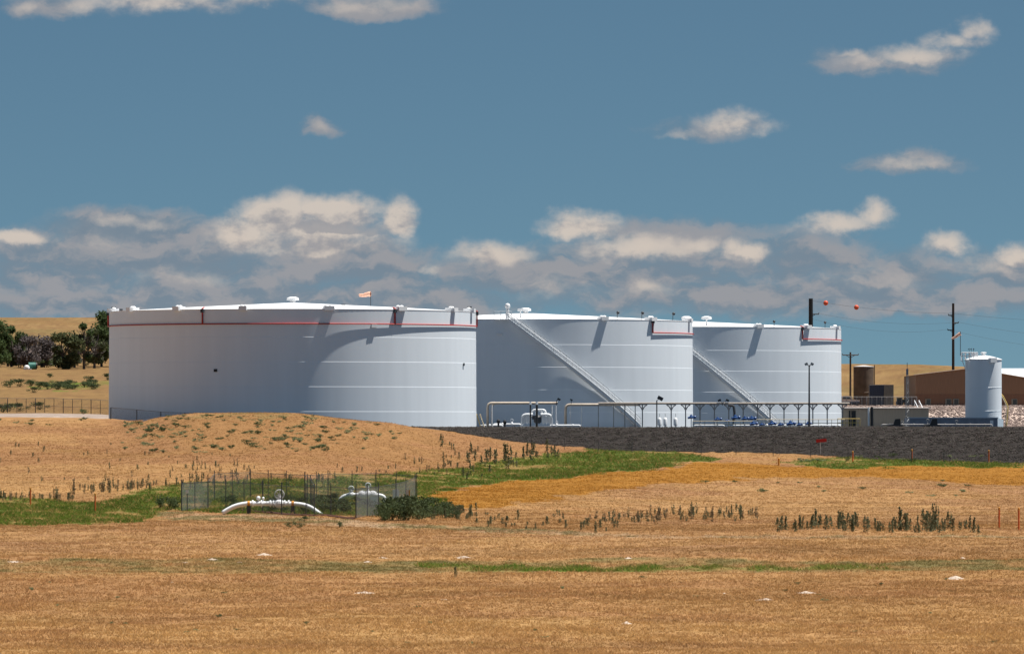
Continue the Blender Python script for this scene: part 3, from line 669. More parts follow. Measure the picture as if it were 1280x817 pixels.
for px, m_, r, lab in ((1086, PIPEW, .12, 'white post in front of the beige shed'), (1090, BLACK, .2, 'thick black post in front of the beige shed')):
    q = Y(px, 508.5, 780); m = MB(); m.tube([(q.x, 780, zg), (q.x - .02, 780, q.z - .2), (q.x, 780, q.z)], [r, r, r * .8], 8); m.box((q.x, 780, zg + .05), (.5, .5, .1)); solo('pipe_post', m, m_, (q.x, 780, zg), lab, 'post')
# black pumps
for px, w, lab in ((1121, 1.0, 'black pump in front of the beige shed'), (1167, 1.15, 'black pump in front of the slate blue containment box')):
    D = 764; q = Y(px, 534, D); t = thing('black_pump', (q.x, D, zg), lab, 'pump', 'black pumps')
    m = MB(); m.box((q.x, D, zg + .25), (1.5 * w, .6, .3)); m.tube([(q.x - 1.3, D, zg + .35), (q.x - .5, D, zg + .45)], .16, 8); m.build('base', DARKM, t)
    m = MB(); m.add([(q.x - .5, D - .3, zg + .4), (q.x + .5, D - .3, zg + .4), (q.x + .5, D + .3, zg + .4), (q.x - .5, D + .3, zg + .4), (q.x - .2, D - .25, zg + 1.15), (q.x + .42, D - .25, zg + 1.2), (q.x + .42, D + .25, zg + 1.2), (q.x - .2, D + .25, zg + 1.15)], [(3, 2, 1, 0), (4, 5, 6, 7), (0, 1, 5, 4), (1, 2, 6, 5), (2, 3, 7, 6), (3, 0, 4, 7)]); m.build('motor', BLACK, t)
# containment box
DC = 790; x0 = Y(1136, 0, DC).x; x1 = Y(1247, 0, DC).x; zt = (HY - 522.3) / F * DC
t = thing('containment_box', ((x0 + x1) / 2, DC + 4, zg), 'long slate blue steel containment box round the slim white tank', 'containment box')
m = MB(); m.box(((x0 + x1) / 2, DC, (zg + zt) / 2), (x1 - x0, .12, zt - zg)); m.box(((x0 + x1) / 2, DC + 9, (zg + zt) / 2), (x1 - x0, .12, zt - zg)); m.box((x0 + .06, DC + 4.5, (zg + zt) / 2), (.12, 8.87, zt - zg))
for k in range(10): m.box((x0 + (x1 - x0) * (k + .5) / 10, DC - .08, (zg + zt) / 2 - .05), (.06, .05, zt - zg - .15))
m.build('wall', SLATE, t)
m = MB(); q = Y(1256.5, 0, DC + 6); m.add([(x1 + .003, DC - .05, zg), (q.x, DC + 9, zg), (q.x, DC + 9, zt - .18), (x1 + .003, DC - .05, zt), (x1 - .2, DC + .1, zg), (q.x - .2, DC + 9.1, zg), (q.x - .2, DC + 9.1, zt - .18), (x1 - .2, DC + .1, zt)], [(0, 1, 2, 3), (7, 6, 5, 4), (0, 3, 7, 4), (1, 5, 6, 2), (3, 2, 6, 7)]); m.build('painted_sunlit_end_panel', LBLUE, t)  # end face in lighter blue: sunlight on it is put into the colour
m = MB(); m.box(((x0 + x1) / 2, DC - .06, zt + .052), (x1 - x0 + .2, .3, .1)); m.build('rim', LBLUE, t)
m = MB(); m.box((Y(1239.5, 0, DC).x, DC - .12, (zg + zt) / 2 - .05), (.45, .06, .8)); m.build('access_door', PIPEW, t)
# slim white tank
DV = 800; q = Y(1229.3, 0, DV); rv = 2.42; ze = (HY - 449) / F * DV
t = thing('slim_white_tank', (q.x, DV, zg), 'slim upright white tank standing in the slate blue containment box', 'tank')
prof = [(rv, zg), (rv, 1.2), (rv + .02, 1.22), (rv + .02, 1.26), (rv, 1.28), (rv, 4.3), (rv + .02, 4.32), (rv + .02, 4.36), (rv, 4.38), (rv, ze)]
auto_smooth(MB().lathe((q.x, DV, 0), prof, 64, cap=False).build('shell', WHITE, t), 20)
auto_smooth(MB().lathe((q.x, DV, 0), [(rv + .07, ze - .1), (rv + .07, ze + .02), (rv * .5, ze + .38), (.3, ze + .55), (.01, ze + .55)], 48).build('roof', ROOFW, t), 20)
MB().lathe((q.x, DV, 0), [(.25, ze + .5), (.25, ze + .8), (.4, ze + .82), (.4, ze + .95), (.1, ze + 1.0)], 12).build('roof_vent', PIPEW, t)
th = R_(24); M = Matrix.Rotation(th, 3, 'Z'); d = Vector((math.sin(th), -math.cos(th), 0))
MB().box(Vector((q.x, DV, ze - .12)) + d * (rv + .1), (.95, .75, .62), M=M).build('overflow_box', ROOFW, t)
m = MB(); px0, px1 = q.x - rv - .55, q.x - .9; zp = ze - .05
for yy in (DV - 1.6, DV - .2):
    for z_ in (zp + .5, zp + .95): m.tube([(px0, yy, z_), (px1, yy, z_)], .06, 6)
    for k in range(5): x = px0 + (px1 - px0) * k / 4; m.tube([(x, yy, zp - .1), (x, yy, zp + .95)], .06, 6)
for z_ in (zp + .5, zp + .95): m.tube([(px0, DV - 1.6, z_), (px0, DV - .2, z_)], .035, 6)
m.box(((px0 + q.x - rv) / 2 - .0, DV - .9, zp - .12), (.8, 1.5, .06)); m.tube([(px0 + .1, DV - .9, zp - .15), (q.x - rv + .02, DV - .9, zp - 1.5)], .06, 6); m.box((q.x - 1.3, DV - 1.3, zp + .72), (.9, .06, .4)); m.build('top_platform', PIPEW, t)
m = MB()
for dx in (-2.0, -1.7, -1.35): m.tube([(q.x + dx, DV - .5, ze), (q.x + dx + random.uniform(-.1, .1), DV - .5, ze + 1.5)], .025, 5); m.box((q.x + dx, DV - .5, ze + 1.35), (.2, .1, .1))
m.build('antenna', DARKM, t)
# curved yellow stair behind it
ys = Y(1262, 534, 803); t = thing('yellow_stair', (ys.x, 803, zg), 'curved yellow handrail and steps at the right side of the slim white tank', 'stair')
pts = [Y(1250.5, 491, 803), Y(1253.5, 494.5, 803), Y(1258, 503, 803), Y(1260, 508, 803), Y(1259.6, 516, 803), Y(1258.5, 529, 803), Vector((Y(1258.5, 0, 803).x, 803, zg))]
MB().tube(pts, .075, 8).build('handrail', YEL, t, smooth=True); MB().tube([p + Vector((-.1, 1.0, 0)) for p in pts], .06, 8).build('handrail', CREAM, t, smooth=True)
for k in range(8):
    f = k / 7; MB().box((pts[1].x - .15 + f * .55, 803.5, 2.9 - f * 3.4), (.35, .9, .05)).build('step', DARKM, t)
# mast
p = Y(1134, 453, 775); t = thing('radio_mast', (p.x, 775, zg), 'slim grey lattice radio mast left of the containment box', 'mast')
m = MB(); zt_ = p.z - 1.2
for k in range(3):
    an = k * 2.094 + .3; m.tube([(p.x + .28 * math.cos(an), 775 + .28 * math.sin(an), zg), (p.x + .13 * math.cos(an), 775 + .13 * math.sin(an), zt_)], .03, 5)
for k in range(18):
    f = k / 18; an = (k % 3) * 2.094 + .3; an2 = ((k + 1) % 3) * 2.094 + .3; r0 = .28 - .15 * f; z0 = zg + (zt_ - zg) * f; z1 = zg + (zt_ - zg) * (f + .055)
    m.tube([(p.x + r0 * math.cos(an), 775 + r0 * math.sin(an), z0), (p.x + r0 * math.cos(an2), 775 + r0 * math.sin(an2), z1)], .018, 4)
m.build('lattice', GREYM, t); MB().tube([(p.x, 775, zt_ - .5), (p.x, 775, p.z)], .04, 6).build('antenna', DARKM, t); MB().box((p.x, 775, zt_), (.28, .28, .8)).build('antenna_box', SLATE, t)
# riprap stones on the bank (uncountable)
m = MB(); random.seed(3)
for k in range(6500):
    px = random.uniform(1038, 1330); f = random.random(); D = 928 + 15 * f; g = G(px, D); r = random.uniform(.07, .2)
    m.ball(g + Vector((0, 0, r * .2)), r, 6, 4, sc=(random.uniform(.8, 1.5), random.uniform(.8, 1.3), random.uniform(.6, 1)), jit=.22)
o = m.build('riprap_stones', mat('riprap_rock', (.17, .125, .105), .85, .4, 1.6, bump=.4, col2=(.34, .26, .23)), None); o['kind'] = 'stuff'
p = Y(1159, 523, 926); t = thing('white_steps', (p.x, 926, zf(p.x, 926)), 'small white handrail and steps up the rock bank behind the beige shed', 'steps')
for dx in (-.35, .35): MB().tube([(p.x + dx, 927, zf(p.x, 927)), (p.x + dx, 927, zf(p.x, 927) + .9), (p.x - .6 + dx, 941, 3.1), (p.x - .6 + dx, 941, 2.1)], .06, 6).build('handrail', PIPEW, t)
m = MB()
for k in range(9): f = k / 8; m.box((p.x - .6 * f, 928 + 13 * f, -.75 + 3.0 * f), (.8, .5, .08))
m.build('tread', PIPEW, t)

# ------------------------------------------------------------------ buildings and things behind
DB = 985; zb = 2.3
def prism(m, xs, zs, y0, y1):
    n = len(xs); m.add([(x, y0, z) for x, z in zip(xs, zs)] + [(x, y1, z) for x, z in zip(xs, zs)], [tuple(range(n)), tuple(range(2 * n - 1, n - 1, -1))] + [(k, n + k, n + (k + 1) % n, (k + 1) % n) for k in range(n)]); return m
xl, xa, xr = Y(1145, 0, DB).x, Y(1213, 0, DB).x, Y(1292, 0, DB).x
zl, za, zr = (HY - 468.5) / F * DB, (HY - 460.5) / F * DB, (HY - 474) / F * DB
t = thing('brown_building', ((xl + xr) / 2, DB, zb), 'brown metal building with a low gable roof behind the rock bank', 'building')
m = prism(MB(), [xl, xr, xr, xa, xl], [zb + 2.0, zb + 2.0, zr, za, zl], DB, DB + 30)
for k in range(int((xr - xl) / .55)):
    x = xl + .3 + k * .55; zz = np.interp(x, [xl, xa, xr], [zl, za, zr]); m.box((x, DB - .02, (zb + 2.06 + zz) / 2), (.09, .05, zz - zb - 2.1))
m.build('wall', BROWN, t)
m = MB(); m.box(((xl + xr) / 2, DB + 15, zb + .9), (xr - xl + .06, 30.06, 2.19)); m.build('wainscot', BROWN2, t)
m = MB(); m.tube([(xl - .4, DB - .3, zl - .0), (xa, DB - .3, za + .05), (xr + .4, DB - .3, zr)], .07, 4)
m.add([(xl - .4, DB - .25, zl + .05), (xa, DB - .25, za + .1), (xa, DB + 30.2, za + .1), (xl - .4, DB + 30.2, zl + .05)], [(0, 1, 2, 3)]); m.add([(xa, DB - .25, za + .1), (xr + .4, DB - .25, zr + .05), (xr + .4, DB + 30.2, zr + .05), (xa, DB + 30.2, za + .1)], [(0, 1, 2, 3)]); m.build('roof', BROWN2, t)
for px, w in ((1160, .75), (1185.5, .85), (1195, .85), (1268, .8)):
    q = Y(px, 503, DB - .06); f = MB(); 
    f.box((q.x, DB - .08, q.z), (w + .16, .1, 1.2)); fo = f.build('window', mat('window_frame_grey', (.25, .3, .3), .5), t); MB().box((q.x + .06, DB - .14, q.z), (w * .8, .05, 1.0)).build('pane', GLASS, fo)
# white-roofed building behind
D2 = 1040; x0 = Y(1238, 0, D2).x; x1 = Y(1420, 0, D2).x; zr0 = (HY - 459.5) / F * D2
t = thing('white_roofed_building', ((x0 + x1) / 2, D2, 2.4), 'long building with a pale blue white roof behind the brown building', 'building')
MB().box(((x0 + x1) / 2, D2 + 11, (2.0 + zr0 - 2.4) / 2), (x1 - x0, 18, zr0 - 2.4 - 2.0 + 1.2)).build('wall', BROWN, t)
prism(MB(), [x0 - .3, x1 + .3, x1 + .3, x0 - .3], [0] * 4, 0, 0)
m = MB(); zz = zr0 - 2.2
m.add([(x0 - .3, D2 + 1.7, zz), (x1 + .3, D2 + 1.7, zz), (x1 + .3, D2 + 11, zr0), (x0 - .3, D2 + 11, zr0), (x0 - .3, D2 + 20.3, zz), (x1 + .3, D2 + 20.3, zz)], [(0, 1, 2, 3), (3, 2, 5, 4), (0, 3, 4), (1, 5, 2)]); m.build('roof', mat('white_roof_sheet', (.62, .68, .72), .45, .04, 1), t)
# fence on top of the bank
def fence(pts, h, label, n_between, pm=POSTM, wm=FENCEM, r=.04, name='chain_link_fence', top=True, tall=0, group='chain link fences', mid=False, dense=()):
    pts = [Vector(p) for p in pts]; t = thing(name, pts[0], label, 'fence', group); d = 0
    for i, (a, b) in enumerate(zip(pts[:-1], pts[1:])):
        n = n_between[i] if isinstance(n_between, (list, tuple)) else n_between; L_ = (b - a).length; m = MB(); rl = MB()
        for k in range(n):
            p, q = a.lerp(b, k / n), a.lerp(b, (k + 1) / n); p.z = max(zf(p.x, p.y), -99); q.z = zf(q.x, q.y)
            l = (q - p).length; m.quad([p + Vector((0, 0, .03)), q + Vector((0, 0, .03)), q + Vector((0, 0, h)), p + Vector((0, 0, h))], [(d, 0), (d + l, 0), (d + l, h), (d, h)]); d += l
            if top: rl.tube([p + Vector((0, 0, h)), q + Vector((0, 0, h))], r * .6, 5)
            if mid: rl.tube([p + Vector((0, 0, h * .45)), q + Vector((0, 0, h * .45))], r * .5, 5)
            if k or i == 0: MB().tube([p - Vector((0, 0, .2)), p + Vector((0, 0, h + tall))], r if (k % 3) else r * 1.4, 6).build('post', pm, t)
        MB().tube([q - Vector((0, 0, .2)), q + Vector((0, 0, h + tall))], r * 1.3, 6).build('post', pm, t)
        m.build('wire_mesh', FENCED if i in dense else wm, t)
        if top: rl.build('rail', pm, t)
    return t
fence([G(1046, 948), G(1146, 948)], 1.5, 'grey chain link fence on top of the rock bank by the brown building', 16, pm=RACKM, wm=mesh_wire('grey_chain_link', (.16, .15, .15), .06, .2))
# brown round tank, containers, vehicles
D = 1015; q = Y(1079.5, 0, D); z0 = zf(q.x, D); zt = (HY - 458) / F * D; r = 1.72
t = thing('brown_round_tank', (q.x, D, z0), 'dark brown upright round tank beside the crossarm utility pole', 'tank')
auto_smooth(MB().lathe((q.x, D, 0), [(r, z0 - .1), (r, z0 + 2.2), (r + .03, z0 + 2.25), (r + .03, z0 + 2.32), (r, z0 + 2.36), (r, zt)], 40, cap=False).build('shell', RUSTB, t), 20)
MB().lathe((q.x, D, 0), [(r + .05, zt - .08), (r + .05, zt + .02), (.3, zt + .22), (.01, zt + .23)], 40).build('roof', PALE, t); MB().tube([(q.x + r + .1, D - .3, z0), (q.x + r + .1, D - .3, zt + .3)], .09, 6).build('ladder', RUSTB, t)
q0 = Y(1087, 0, 1000).x; q1 = Y(1105, 0, 1000).x; q2 = Y(1117, 0, 1000).x; z0 = zf(q0, 1000); zt = (HY - 481) / F * 1000
def ribbed(name, xa_, xb_, m_, label, dk):
    t = thing(name, ((xa_ + xb_) / 2, 1001, z0), label, 'container'); m = MB(); m.box(((xa_ + xb_) / 2, 1001.2, (z0 + zt) / 2 + .05), (xb_ - xa_, 2.4, zt - z0 - .1)); 
    for k in range(7): m.box((xa_ + (xb_ - xa_) * (k + .5) / 7, 999.97, (z0 + zt) / 2 + .05), (.08, .07, zt - z0 - .3))
    m.build('body', m_, t); m = MB(); m.box(((xa_ + xb_) / 2, 999.95, zt + .02), (xb_ - xa_, .14, .1)); m.build('top_rail', dk, t)
ribbed('navy_container', q0, q1 - .02, NAVY, 'navy blue steel container beside the brown round tank', LBLUE); ribbed('grey_container', q1 + .02, q2, mat('grey_container_paint', (.22, .26, .28), .5), 'grey steel container at the right of the navy blue one', PALE)
# green/orange machine (partly hidden) and white pickup at the tank edge
q = Y(1129, 0, 1005); z0 = zf(q.x, 1005); t = thing('tractor', (q.x, 1005, z0), 'small dark green tractor with orange trim far behind the fence', 'tractor')
m = MB(); m.box((q.x + .4, 1005, z0 + .95), (1.4, .8, .5)); m.box((q.x - .6, 1005, z0 + 1.1), (.9, 1.0, .8)); m.build('body', mat('tractor_green', (.02, .07, .03), .5), t)
MB().box((q.x + .2, 1004.5, z0 + .62), (1.9, .1, .12)).build('trim', ORANGE, t)
for dx, r in ((-.6, .6), (.9, .42)):
    for dy in (-.55, .55): MB().tube([(q.x + dx, 1005 + dy - .12, z0 + r), (q.x + dx, 1005 + dy + .12, z0 + r)], r, 16).build('wheel', BLACK, t)
q = Y(1055.5, 0, 990); z0 = zf(q.x, 990); t = thing('white_pickup', (q.x, 990, z0), 'white pickup truck with blue lower body at the right edge of the farthest tank', 'pickup truck')
m = MB(); prism(m, [q.x - 2.6, q.x + 2.4, q.x + 2.5, q.x + 1.3, q.x + .9, q.x - .5, q.x - .8, q.x - 2.6], [z0 + .5, z0 + .5, z0 + 1.05, z0 + 1.2, z0 + 1.75, z0 + 1.75, z0 + 1.15, z0 + 1.15], 989.1, 990.9); m.build('body', PIPEW, t)
m = MB(); m.add([(q.x - .35, 989.08, z0 + 1.22), (q.x + 1.1, 989.08, z0 + 1.22), (q.x + .82, 989.08, z0 + 1.66), (q.x - .3, 989.08, z0 + 1.66)], [(0, 1, 2, 3)]); m.build('side_window', GLASS, t); MB().box((q.x, 989.06, z0 + .65), (4.9, .06, .28)).build('trim', NAVY, t)
for dx in (-1.6, 1.6):
    for dy in (-.8, .8): MB().tube([(q.x + dx, 990 + dy - .13, z0 + .38), (q.x + dx, 990 + dy + .13, z0 + .38)], .38, 16).build('wheel', BLACK, t)
# poles
def insulator(m, p): m.lathe(p, [(.04, 0), (.09, .03), (.05, .1), (.09, .13), (.05, .2)], 8)
def power_pole(px, ytop, D, arms, m_, r, label):
    p = Y(px, ytop, D); z0 = zf(p.x, D); t = thing('utility_pole', (p.x, D, z0), label, 'utility pole', 'utility poles')
    MB().tube([(p.x, D, z0 - .3), (p.x, D, p.z)], [r * 1.25, r], 10).build('pole', m_, t)
    for y_, x0, x1 in arms:
        z = (HY - y_) / F * D; xa_, xb_ = x0 / F * D, x1 / F * D; m = MB(); m.tube([(p.x + xa_, D - .1, z), (p.x + xb_, D - .1, z)], .1, 6); 
        for e in (xa_, xb_): 
            if abs(e) > .4: insulator(m, (p.x + e, D - .1, z + .05)); m.tube([(p.x, D, z - .5), (p.x + e * .6, D - .1, z)], .05, 5)
        m.build('crossarm', m_ if m_ != WOODP else BLACK, t)
power_pole(1013.5, 373, 1010, [(392.5, -.5, 10)], BLACK, .36, 'thick black pole rising behind the roof of the farthest tank')
power_pole(1191.5, 379, 1080, [(394, -6, .5), (403.5, -.5, 6.5), (412.5, -7, .5)], WOODP, .22, 'tall dark wooden pole with three side arms behind the brown building')
power_pole(1063, 440, 1060, [(443.5, -10, 10)], WOOD, .16, 'short wooden pole with one long crossarm beside the brown round tank')
def wire(pts, label, sag, r=.03):
    out = []
    for a, b in zip(pts[:-1], pts[1:]):
        a, b = Vector(a), Vector(b)
        for k in range(17):
            f = k / 16; p = a.lerp(b, f); p.z -= sag * 4 * f * (1 - f); out.append(p)
    pts_ = [out[0]] + [q for p, q in zip(out, out[1:]) if (q - p).length > 1e-4]
    return solo('power_line', MB().tube(pts_, r, 5), DARKM, pts_[0], label, 'power line', 'power lines')
wt = [Y(1013.8, 375.5, 1010), Y(1191.5, 391.5, 1080), Y(1420, 404, 1160)]
wire(wt, 'top power line carrying the two orange marker balls', .5, .018)
wire([Y(1023, 391.5, 1009.9), Y(1197.8, 402.5, 1079.9), Y(1420, 424, 1160)], 'second power line from the top, between the two tall poles', .9, .015)
wire([Y(1013.8, 398, 1010), Y(1184.7, 411.5, 1079.9), Y(1420, 440, 1160)], 'third power line from the top, between the two tall poles', 1.2, .014)
for (px, py), lab in (((1032.2, 378.6), 'orange marker ball on the top power line, nearer the black pole'), ((1070.5, 381), 'orange marker ball on the top power line, farther from the black pole')):
    f = (px - 1013.8) / (1191.5 - 1013.8); p = wt[0].lerp(wt[1], f); p.z -= .5 * 4 * f * (1 - f); p = Vector((Y(px, py, p.y).x, p.y, p.z))
    m = MB(); m.ball(p, .42, 16, 10); m.ring(p, .425, .025, 20, 'X', 5); solo('marker_ball', m, BALLM, p - Vector((0, 0, .42)), lab, 'marker ball', 'power line marker balls', True)

# ------------------------------------------------------------------ fences near the tank and the compound
fence([G(-60, 806), G(137, 806)], 1.95, 'dark chain link fence left of the nearest tank, along the pale track', 17, wm=mesh_wire('fine_chain_link', (.13, .12, .12), .06, .07), mid=True)
fence([G(138.5, 702), G(171, 701), G(201, 700), G(231, 699), G(262, 698)], 1.35, 'low dark fence running behind the dry mound at the nearest tank', 1, r=.05)
# wire fence at the foot of the gravel bank
pts = [G(px, D) for px, D in ((664, 660), (790, 656), (920, 655), (1060, 651), (1180, 649), (1300, 647))]
fence(pts, 1.15, 'thin wire fence along the foot of the dark gravel bank', 3, pm=DARKM, wm=mesh_wire('sparse_fence_wire', (.12, .12, .12), .3, .03), r=.03, name='wire_fence', top=False)
# compound (fence round two white pipes)
A = hit(227, 638.5); Bp = hit(260, 636.5); Cc = hit(445, 648); Dd = hit(473, 645); E = hit(519, 630); Fb = hit(381, 627); Gb = hit(268, 625)
fence([A, Bp, hit(352, 643), Cc, Dd, hit(495, 640), E], 2.1, 'tall chain link fence along the front of the white pipe compound', [2, 4, 3, 2, 1, 2], tall=.28, r=.035, dense=(0, 3, 5))
fence([Bp, Gb, hit(313, 623), Fb, hit(410, 625), hit(470, 624), hit(521, 628)], 2.1, 'tall chain link fence along the back of the white pipe compound', [1, 2, 3, 2, 2, 2], tall=.28, r=.03)
fence([Fb, hit(388, 632), hit(393, 644)], 2.1, 'short chain link divider inside the white pipe compound', [2, 3], r=.032, tall=.25)
# white pipes
def handwheel(m, c, r): m.ring(c, r, .035, 20, 'Y'); [m.tube([c - Vector((r * math.cos(a), 0, r * math.sin(a))), c + Vector((r * math.cos(a), 0, r * math.sin(a)))], .022, 5) for a in (.4, 1.45, 2.5)]
Dp = hit(340, 642).y + .4
P = lambda px, py: Y(px, py, Dp)
def gz(px): return zf(Y(px, 0, Dp).x, Dp)
p0 = P(340, 0); t = thing('white_pipe', (p0.x, Dp, gz(340)), 'long white arched pipe with a handwheel valve at the front of the fenced compound', 'pipe', 'white pipes in the fenced compound')
pts = [P(278, 641), P(286, 636), P(294, 632.3), P(303, 630), P(312, 629), P(345, 629), P(368, 629.5), P(380, 631), P(389, 634.5), P(397, 640), P(406, 646.5)]
dense = []
arr = np.array([tuple(p) for p in pts]); s_ = np.concatenate([[0], np.cumsum(np.linalg.norm(np.diff(arr, axis=0), axis=1))]); ss = np.linspace(0, s_[-1], 50)
sp = np.stack([pchip(s_, arr[:, k], ss) for k in range(3)], -1)
MB().tube([Vector(v) for v in sp], .175, 16).build('pipe_run', PIPEW, t, smooth=True)
m = MB()
for px in (316, 327, 338, 342, 356, 361): q = P(px, 629); m.tube([q - Vector((.05, 0, 0)), q + Vector((.05, 0, 0))], .27, 14)
m.build('flange', PIPEW, t)
q = P(349, 629); m = MB(); m.ball(q, .34, 14, 8, sc=(1.2, 1, 1)); m.tube([q, q + Vector((0, 0, .7))], .1, 8); m.box(q + Vector((0, 0, .42)), (.5, .2, .1)); vo = m.build('valve', PIPEW, t); m = MB(); handwheel(m, q + Vector((.02, -.1, .68)), .34); m.build('handwheel', PIPEW, vo)
for px in (323, 329): q = P(px, 629); m = MB(); m.tube([q, q + Vector((0, 0, .4))], .05, 8); m.ball(q + Vector((0, 0, .4)), .1 if px > 325 else .16, 8, 6); m.build('fitting', PIPEW, t)
for px in (311, 366): q = P(px, 629); m = MB(); m.box((q.x, Dp, (gz(px) + q.z) / 2 - .12), (.28, .4, q.z - gz(px) - .1)); so = m.build('support', DARKM, t); m = MB(); m.tube([q - Vector((.09, 0, 0)), q + Vector((.09, 0, 0))], .215, 14); m.build('strap', YORANGE, so)
Dq = hit(450, 634).y + 1.5
P = lambda px, py: Y(px, py, Dq)
z0 = zf(P(450, 0).x, Dq); t = thing('white_pipe', (P(450, 0).x, Dq, z0), 'shorter white pipe with a cluster of valves at the back of the fenced compound', 'pipe', 'white pipes in the fenced compound')
pts = [Vector((P(423.5, 0).x, Dq, z0 - .2)), P(425, 625), P(431, 619.5), P(440, 618), P(468, 618), P(474, 618.5), P(480, 621), Vector((P(483, 0).x, Dq, z0 - .2))]
arr = np.array([tuple(p) for p in pts]); s_ = np.concatenate([[0], np.cumsum(np.linalg.norm(np.diff(arr, axis=0), axis=1))]); ss = np.linspace(0, s_[-1], 40)
sp = np.stack([pchip(s_, arr[:, k], ss) for k in range(3)], -1); MB().tube([Vector(v) for v in sp], .15, 14).build('pipe_run', PIPEW, t, smooth=True)
for px, h in ((439, .35), (453, .2), (460, .6), (466, .1)):
    q = P(px, 618); m = MB(); m.ball(q, .3 if h != .35 else .22, 12, 8, sc=(1.2, 1, 1.1)); m.tube([q, q + Vector((0, 0, h + .1))], .07, 8); vo = m.build('valve', PIPEW, t)
    if h > .3: m = MB(); handwheel(m, q + Vector((0, -.1, h + .12)), .2); m.build('handwheel', PIPEW, vo)
q = P(467.5, 624); m = MB(); m.box(q, (.55, .5, .75)); m.tube([q, q - Vector((.2, 0, .9))], .08, 8); m.build('meter_box', PIPEW, t)
def sign_board(px, py, D, w, h, m_, label, post=True):
    p = Y(px, py, D); z0 = zf(p.x, D); t = thing('sign', (p.x, D, z0), label, 'sign')
    MB().box(p, (w, .04, h)).build('panel', m_, t)
    MB().tube([(p.x, D + .06, z0 - .2), (p.x, D + .06, p.z + h / 2)], .04, 6).build('post', POSTM, t)
sign_board(234, 614, A.y - .15, .22, .26, PIPEW, 'small white sign at the left corner of the fenced compound')
sign_board(495, 617, hit(495, 636).y, .5, .7, PIPEW, 'white equipment panel at the right end of the fenced compound'); sign_board(510, 616, hit(510, 634).y, .3, .5, YORANGE, 'small orange sign at the right end of the fenced compound')
# kerb under fence front
m = MB(); a, b = hit(262, 637.5), hit(443, 649)
for k in range(24):
    p, q = a.lerp(b, k / 24), a.lerp(b, (k + 1) / 24); p.z = zf(p.x, p.y) + .05; q.z = zf(q.x, q.y) + .05; m.tube([p, q], .09, 5)
solo('timber_edging', m, mat('red_brown_timber', (.14, .06, .045), .9), (a.x, a.y, zf(a.x, a.y)), 'low red brown timber edging under the front compound fence', 'edging')

# ------------------------------------------------------------------ marker posts, red sign
def stake(px, yb, hpx, m_, label, cap=None, r=.06, grp='marker posts in the grass'):
    g = hit(px, yb); h = hpx / F * g.y; t = thing('marker_post', g, label, 'marker post', grp)
    MB().tube([g - Vector((0, 0, .2)), g + Vector((0, 0, h))], r, 8).build('post', m_, t); MB().lathe(g + Vector((0, 0, h)), [(r * 1.15, -.14), (r * 1.15, .02), (r * .5, .06)], 8).build('cap', cap or YORANGE, t)
stake(38, 632, 22, ORANGE, 'orange marker post farther left on the green strip'); stake(119, 639, 22, ORANGE, 'orange marker post nearer the fenced compound')
stake(1249, 660, 25, ORANGE, 'orange marker post left of the pair at the right edge'); stake(1273.5, 662, 27, ORANGE, 'red-orange marker post at the very right edge')
stake(973.5, 582, 9, YORANGE, 'short yellow marker post left of the green patch below the bank', r=.09)
stake(1066, 577, 13, ORANGE, 'slim orange marker by the green patch below the bank, left of three', r=.07); stake(1140, 577, 15, ORANGE, 'slim orange marker by the green patch below the bank, middle of three', r=.07); stake(1236, 578, 15, ORANGE, 'slim orange marker at the foot of the bank, right of three', r=.07)
g = hit(1025.5, 568.5); t = thing('red_sign', g, 'small red warning sign on a pale post before the dark gravel bank', 'sign'); zt = (HY - 550.3) / F * g.y
MB().tube([g - Vector((0, 0, .2)), (g.x, g.y, zt)], .05, 6).build('post', mat('pale_post', (.5, .45, .4), .7), t); MB().box((g.x + .1, g.y - .06, zt), (1.15, .05, .36), M=Matrix.Rotation(-.09, 3, 'Y')).build('panel', mat('sign_red', (.6, .02, .015), .5), t)

# ------------------------------------------------------------------ plants
def weed_mesh(name, h, w, n, lm, seed, spire=True):
    random.seed(seed); m = MB(); k = random.randint(2, 4)
    for s_ in range(k):
        bx_, by_ = random.gauss(0, w * .3), random.gauss(0, w * .3); hh = h * random.uniform(.7, 1); lean = random.gauss(0, .06), random.gauss(0, .06)
        m.tube([(bx_, by_, -.05), (bx_ + lean[0], by_ + lean[1], hh)], [.02, .008], 4)
        pts = []
        for _ in range(n // k):
            f = random.random() ** .8; rr = w * (.5 * (1 - f) + .12) if spire else w * (.35 + .25 * math.sin(f * 3))
            pts.append((bx_ + lean[0] * f + random.gauss(0, rr * .55), by_ + lean[1] * f + random.gauss(0, rr * .55), hh * f + random.uniform(0, .06)))
        m.leafs(pts, .075, 1.2)
    o = m.build(name, lm, None); COL.objects.unlink(o); d = o.data; bpy.data.objects.remove(o); return d
def bush_mesh(name, w, h, n, lm, seed, size=.09):
    random.seed(seed); m = MB(); cl = [(random.gauss(0, w * .22), random.gauss(0, w * .22), random.uniform(.25, .75) * h, random.uniform(.16, .3) * w) for _ in range(9)]
    for c in cl: m.tube([(c[0] * .2, c[1] * .2, -.05), (c[0], c[1], c[2])], [.025, .01], 4)
    pts = []
    for _ in range(n):
        c = random.choice(cl); d = Vector((random.gauss(0, 1), random.gauss(0, 1), random.gauss(0, 1))).normalized() * c[3] * random.random() ** .4
        pts.append((c[0] + d.x, c[1] + d.y, max(.02, c[2] + d.z * .9 * h / w)))
    m.leafs(pts, size, 1.0); o = m.build(name, lm, None); COL.objects.unlink(o); d = o.data; bpy.data.objects.remove(o); return d
TALL = [weed_mesh('tall_weed', 1.0, .34, 110, L_WEED, 100 + k) for k in range(5)]
DRYW = [weed_mesh('dry_weed', 1.0, .26, 60, L_DRY if k % 2 else L_WEED, 200 + k) for k in range(5)]
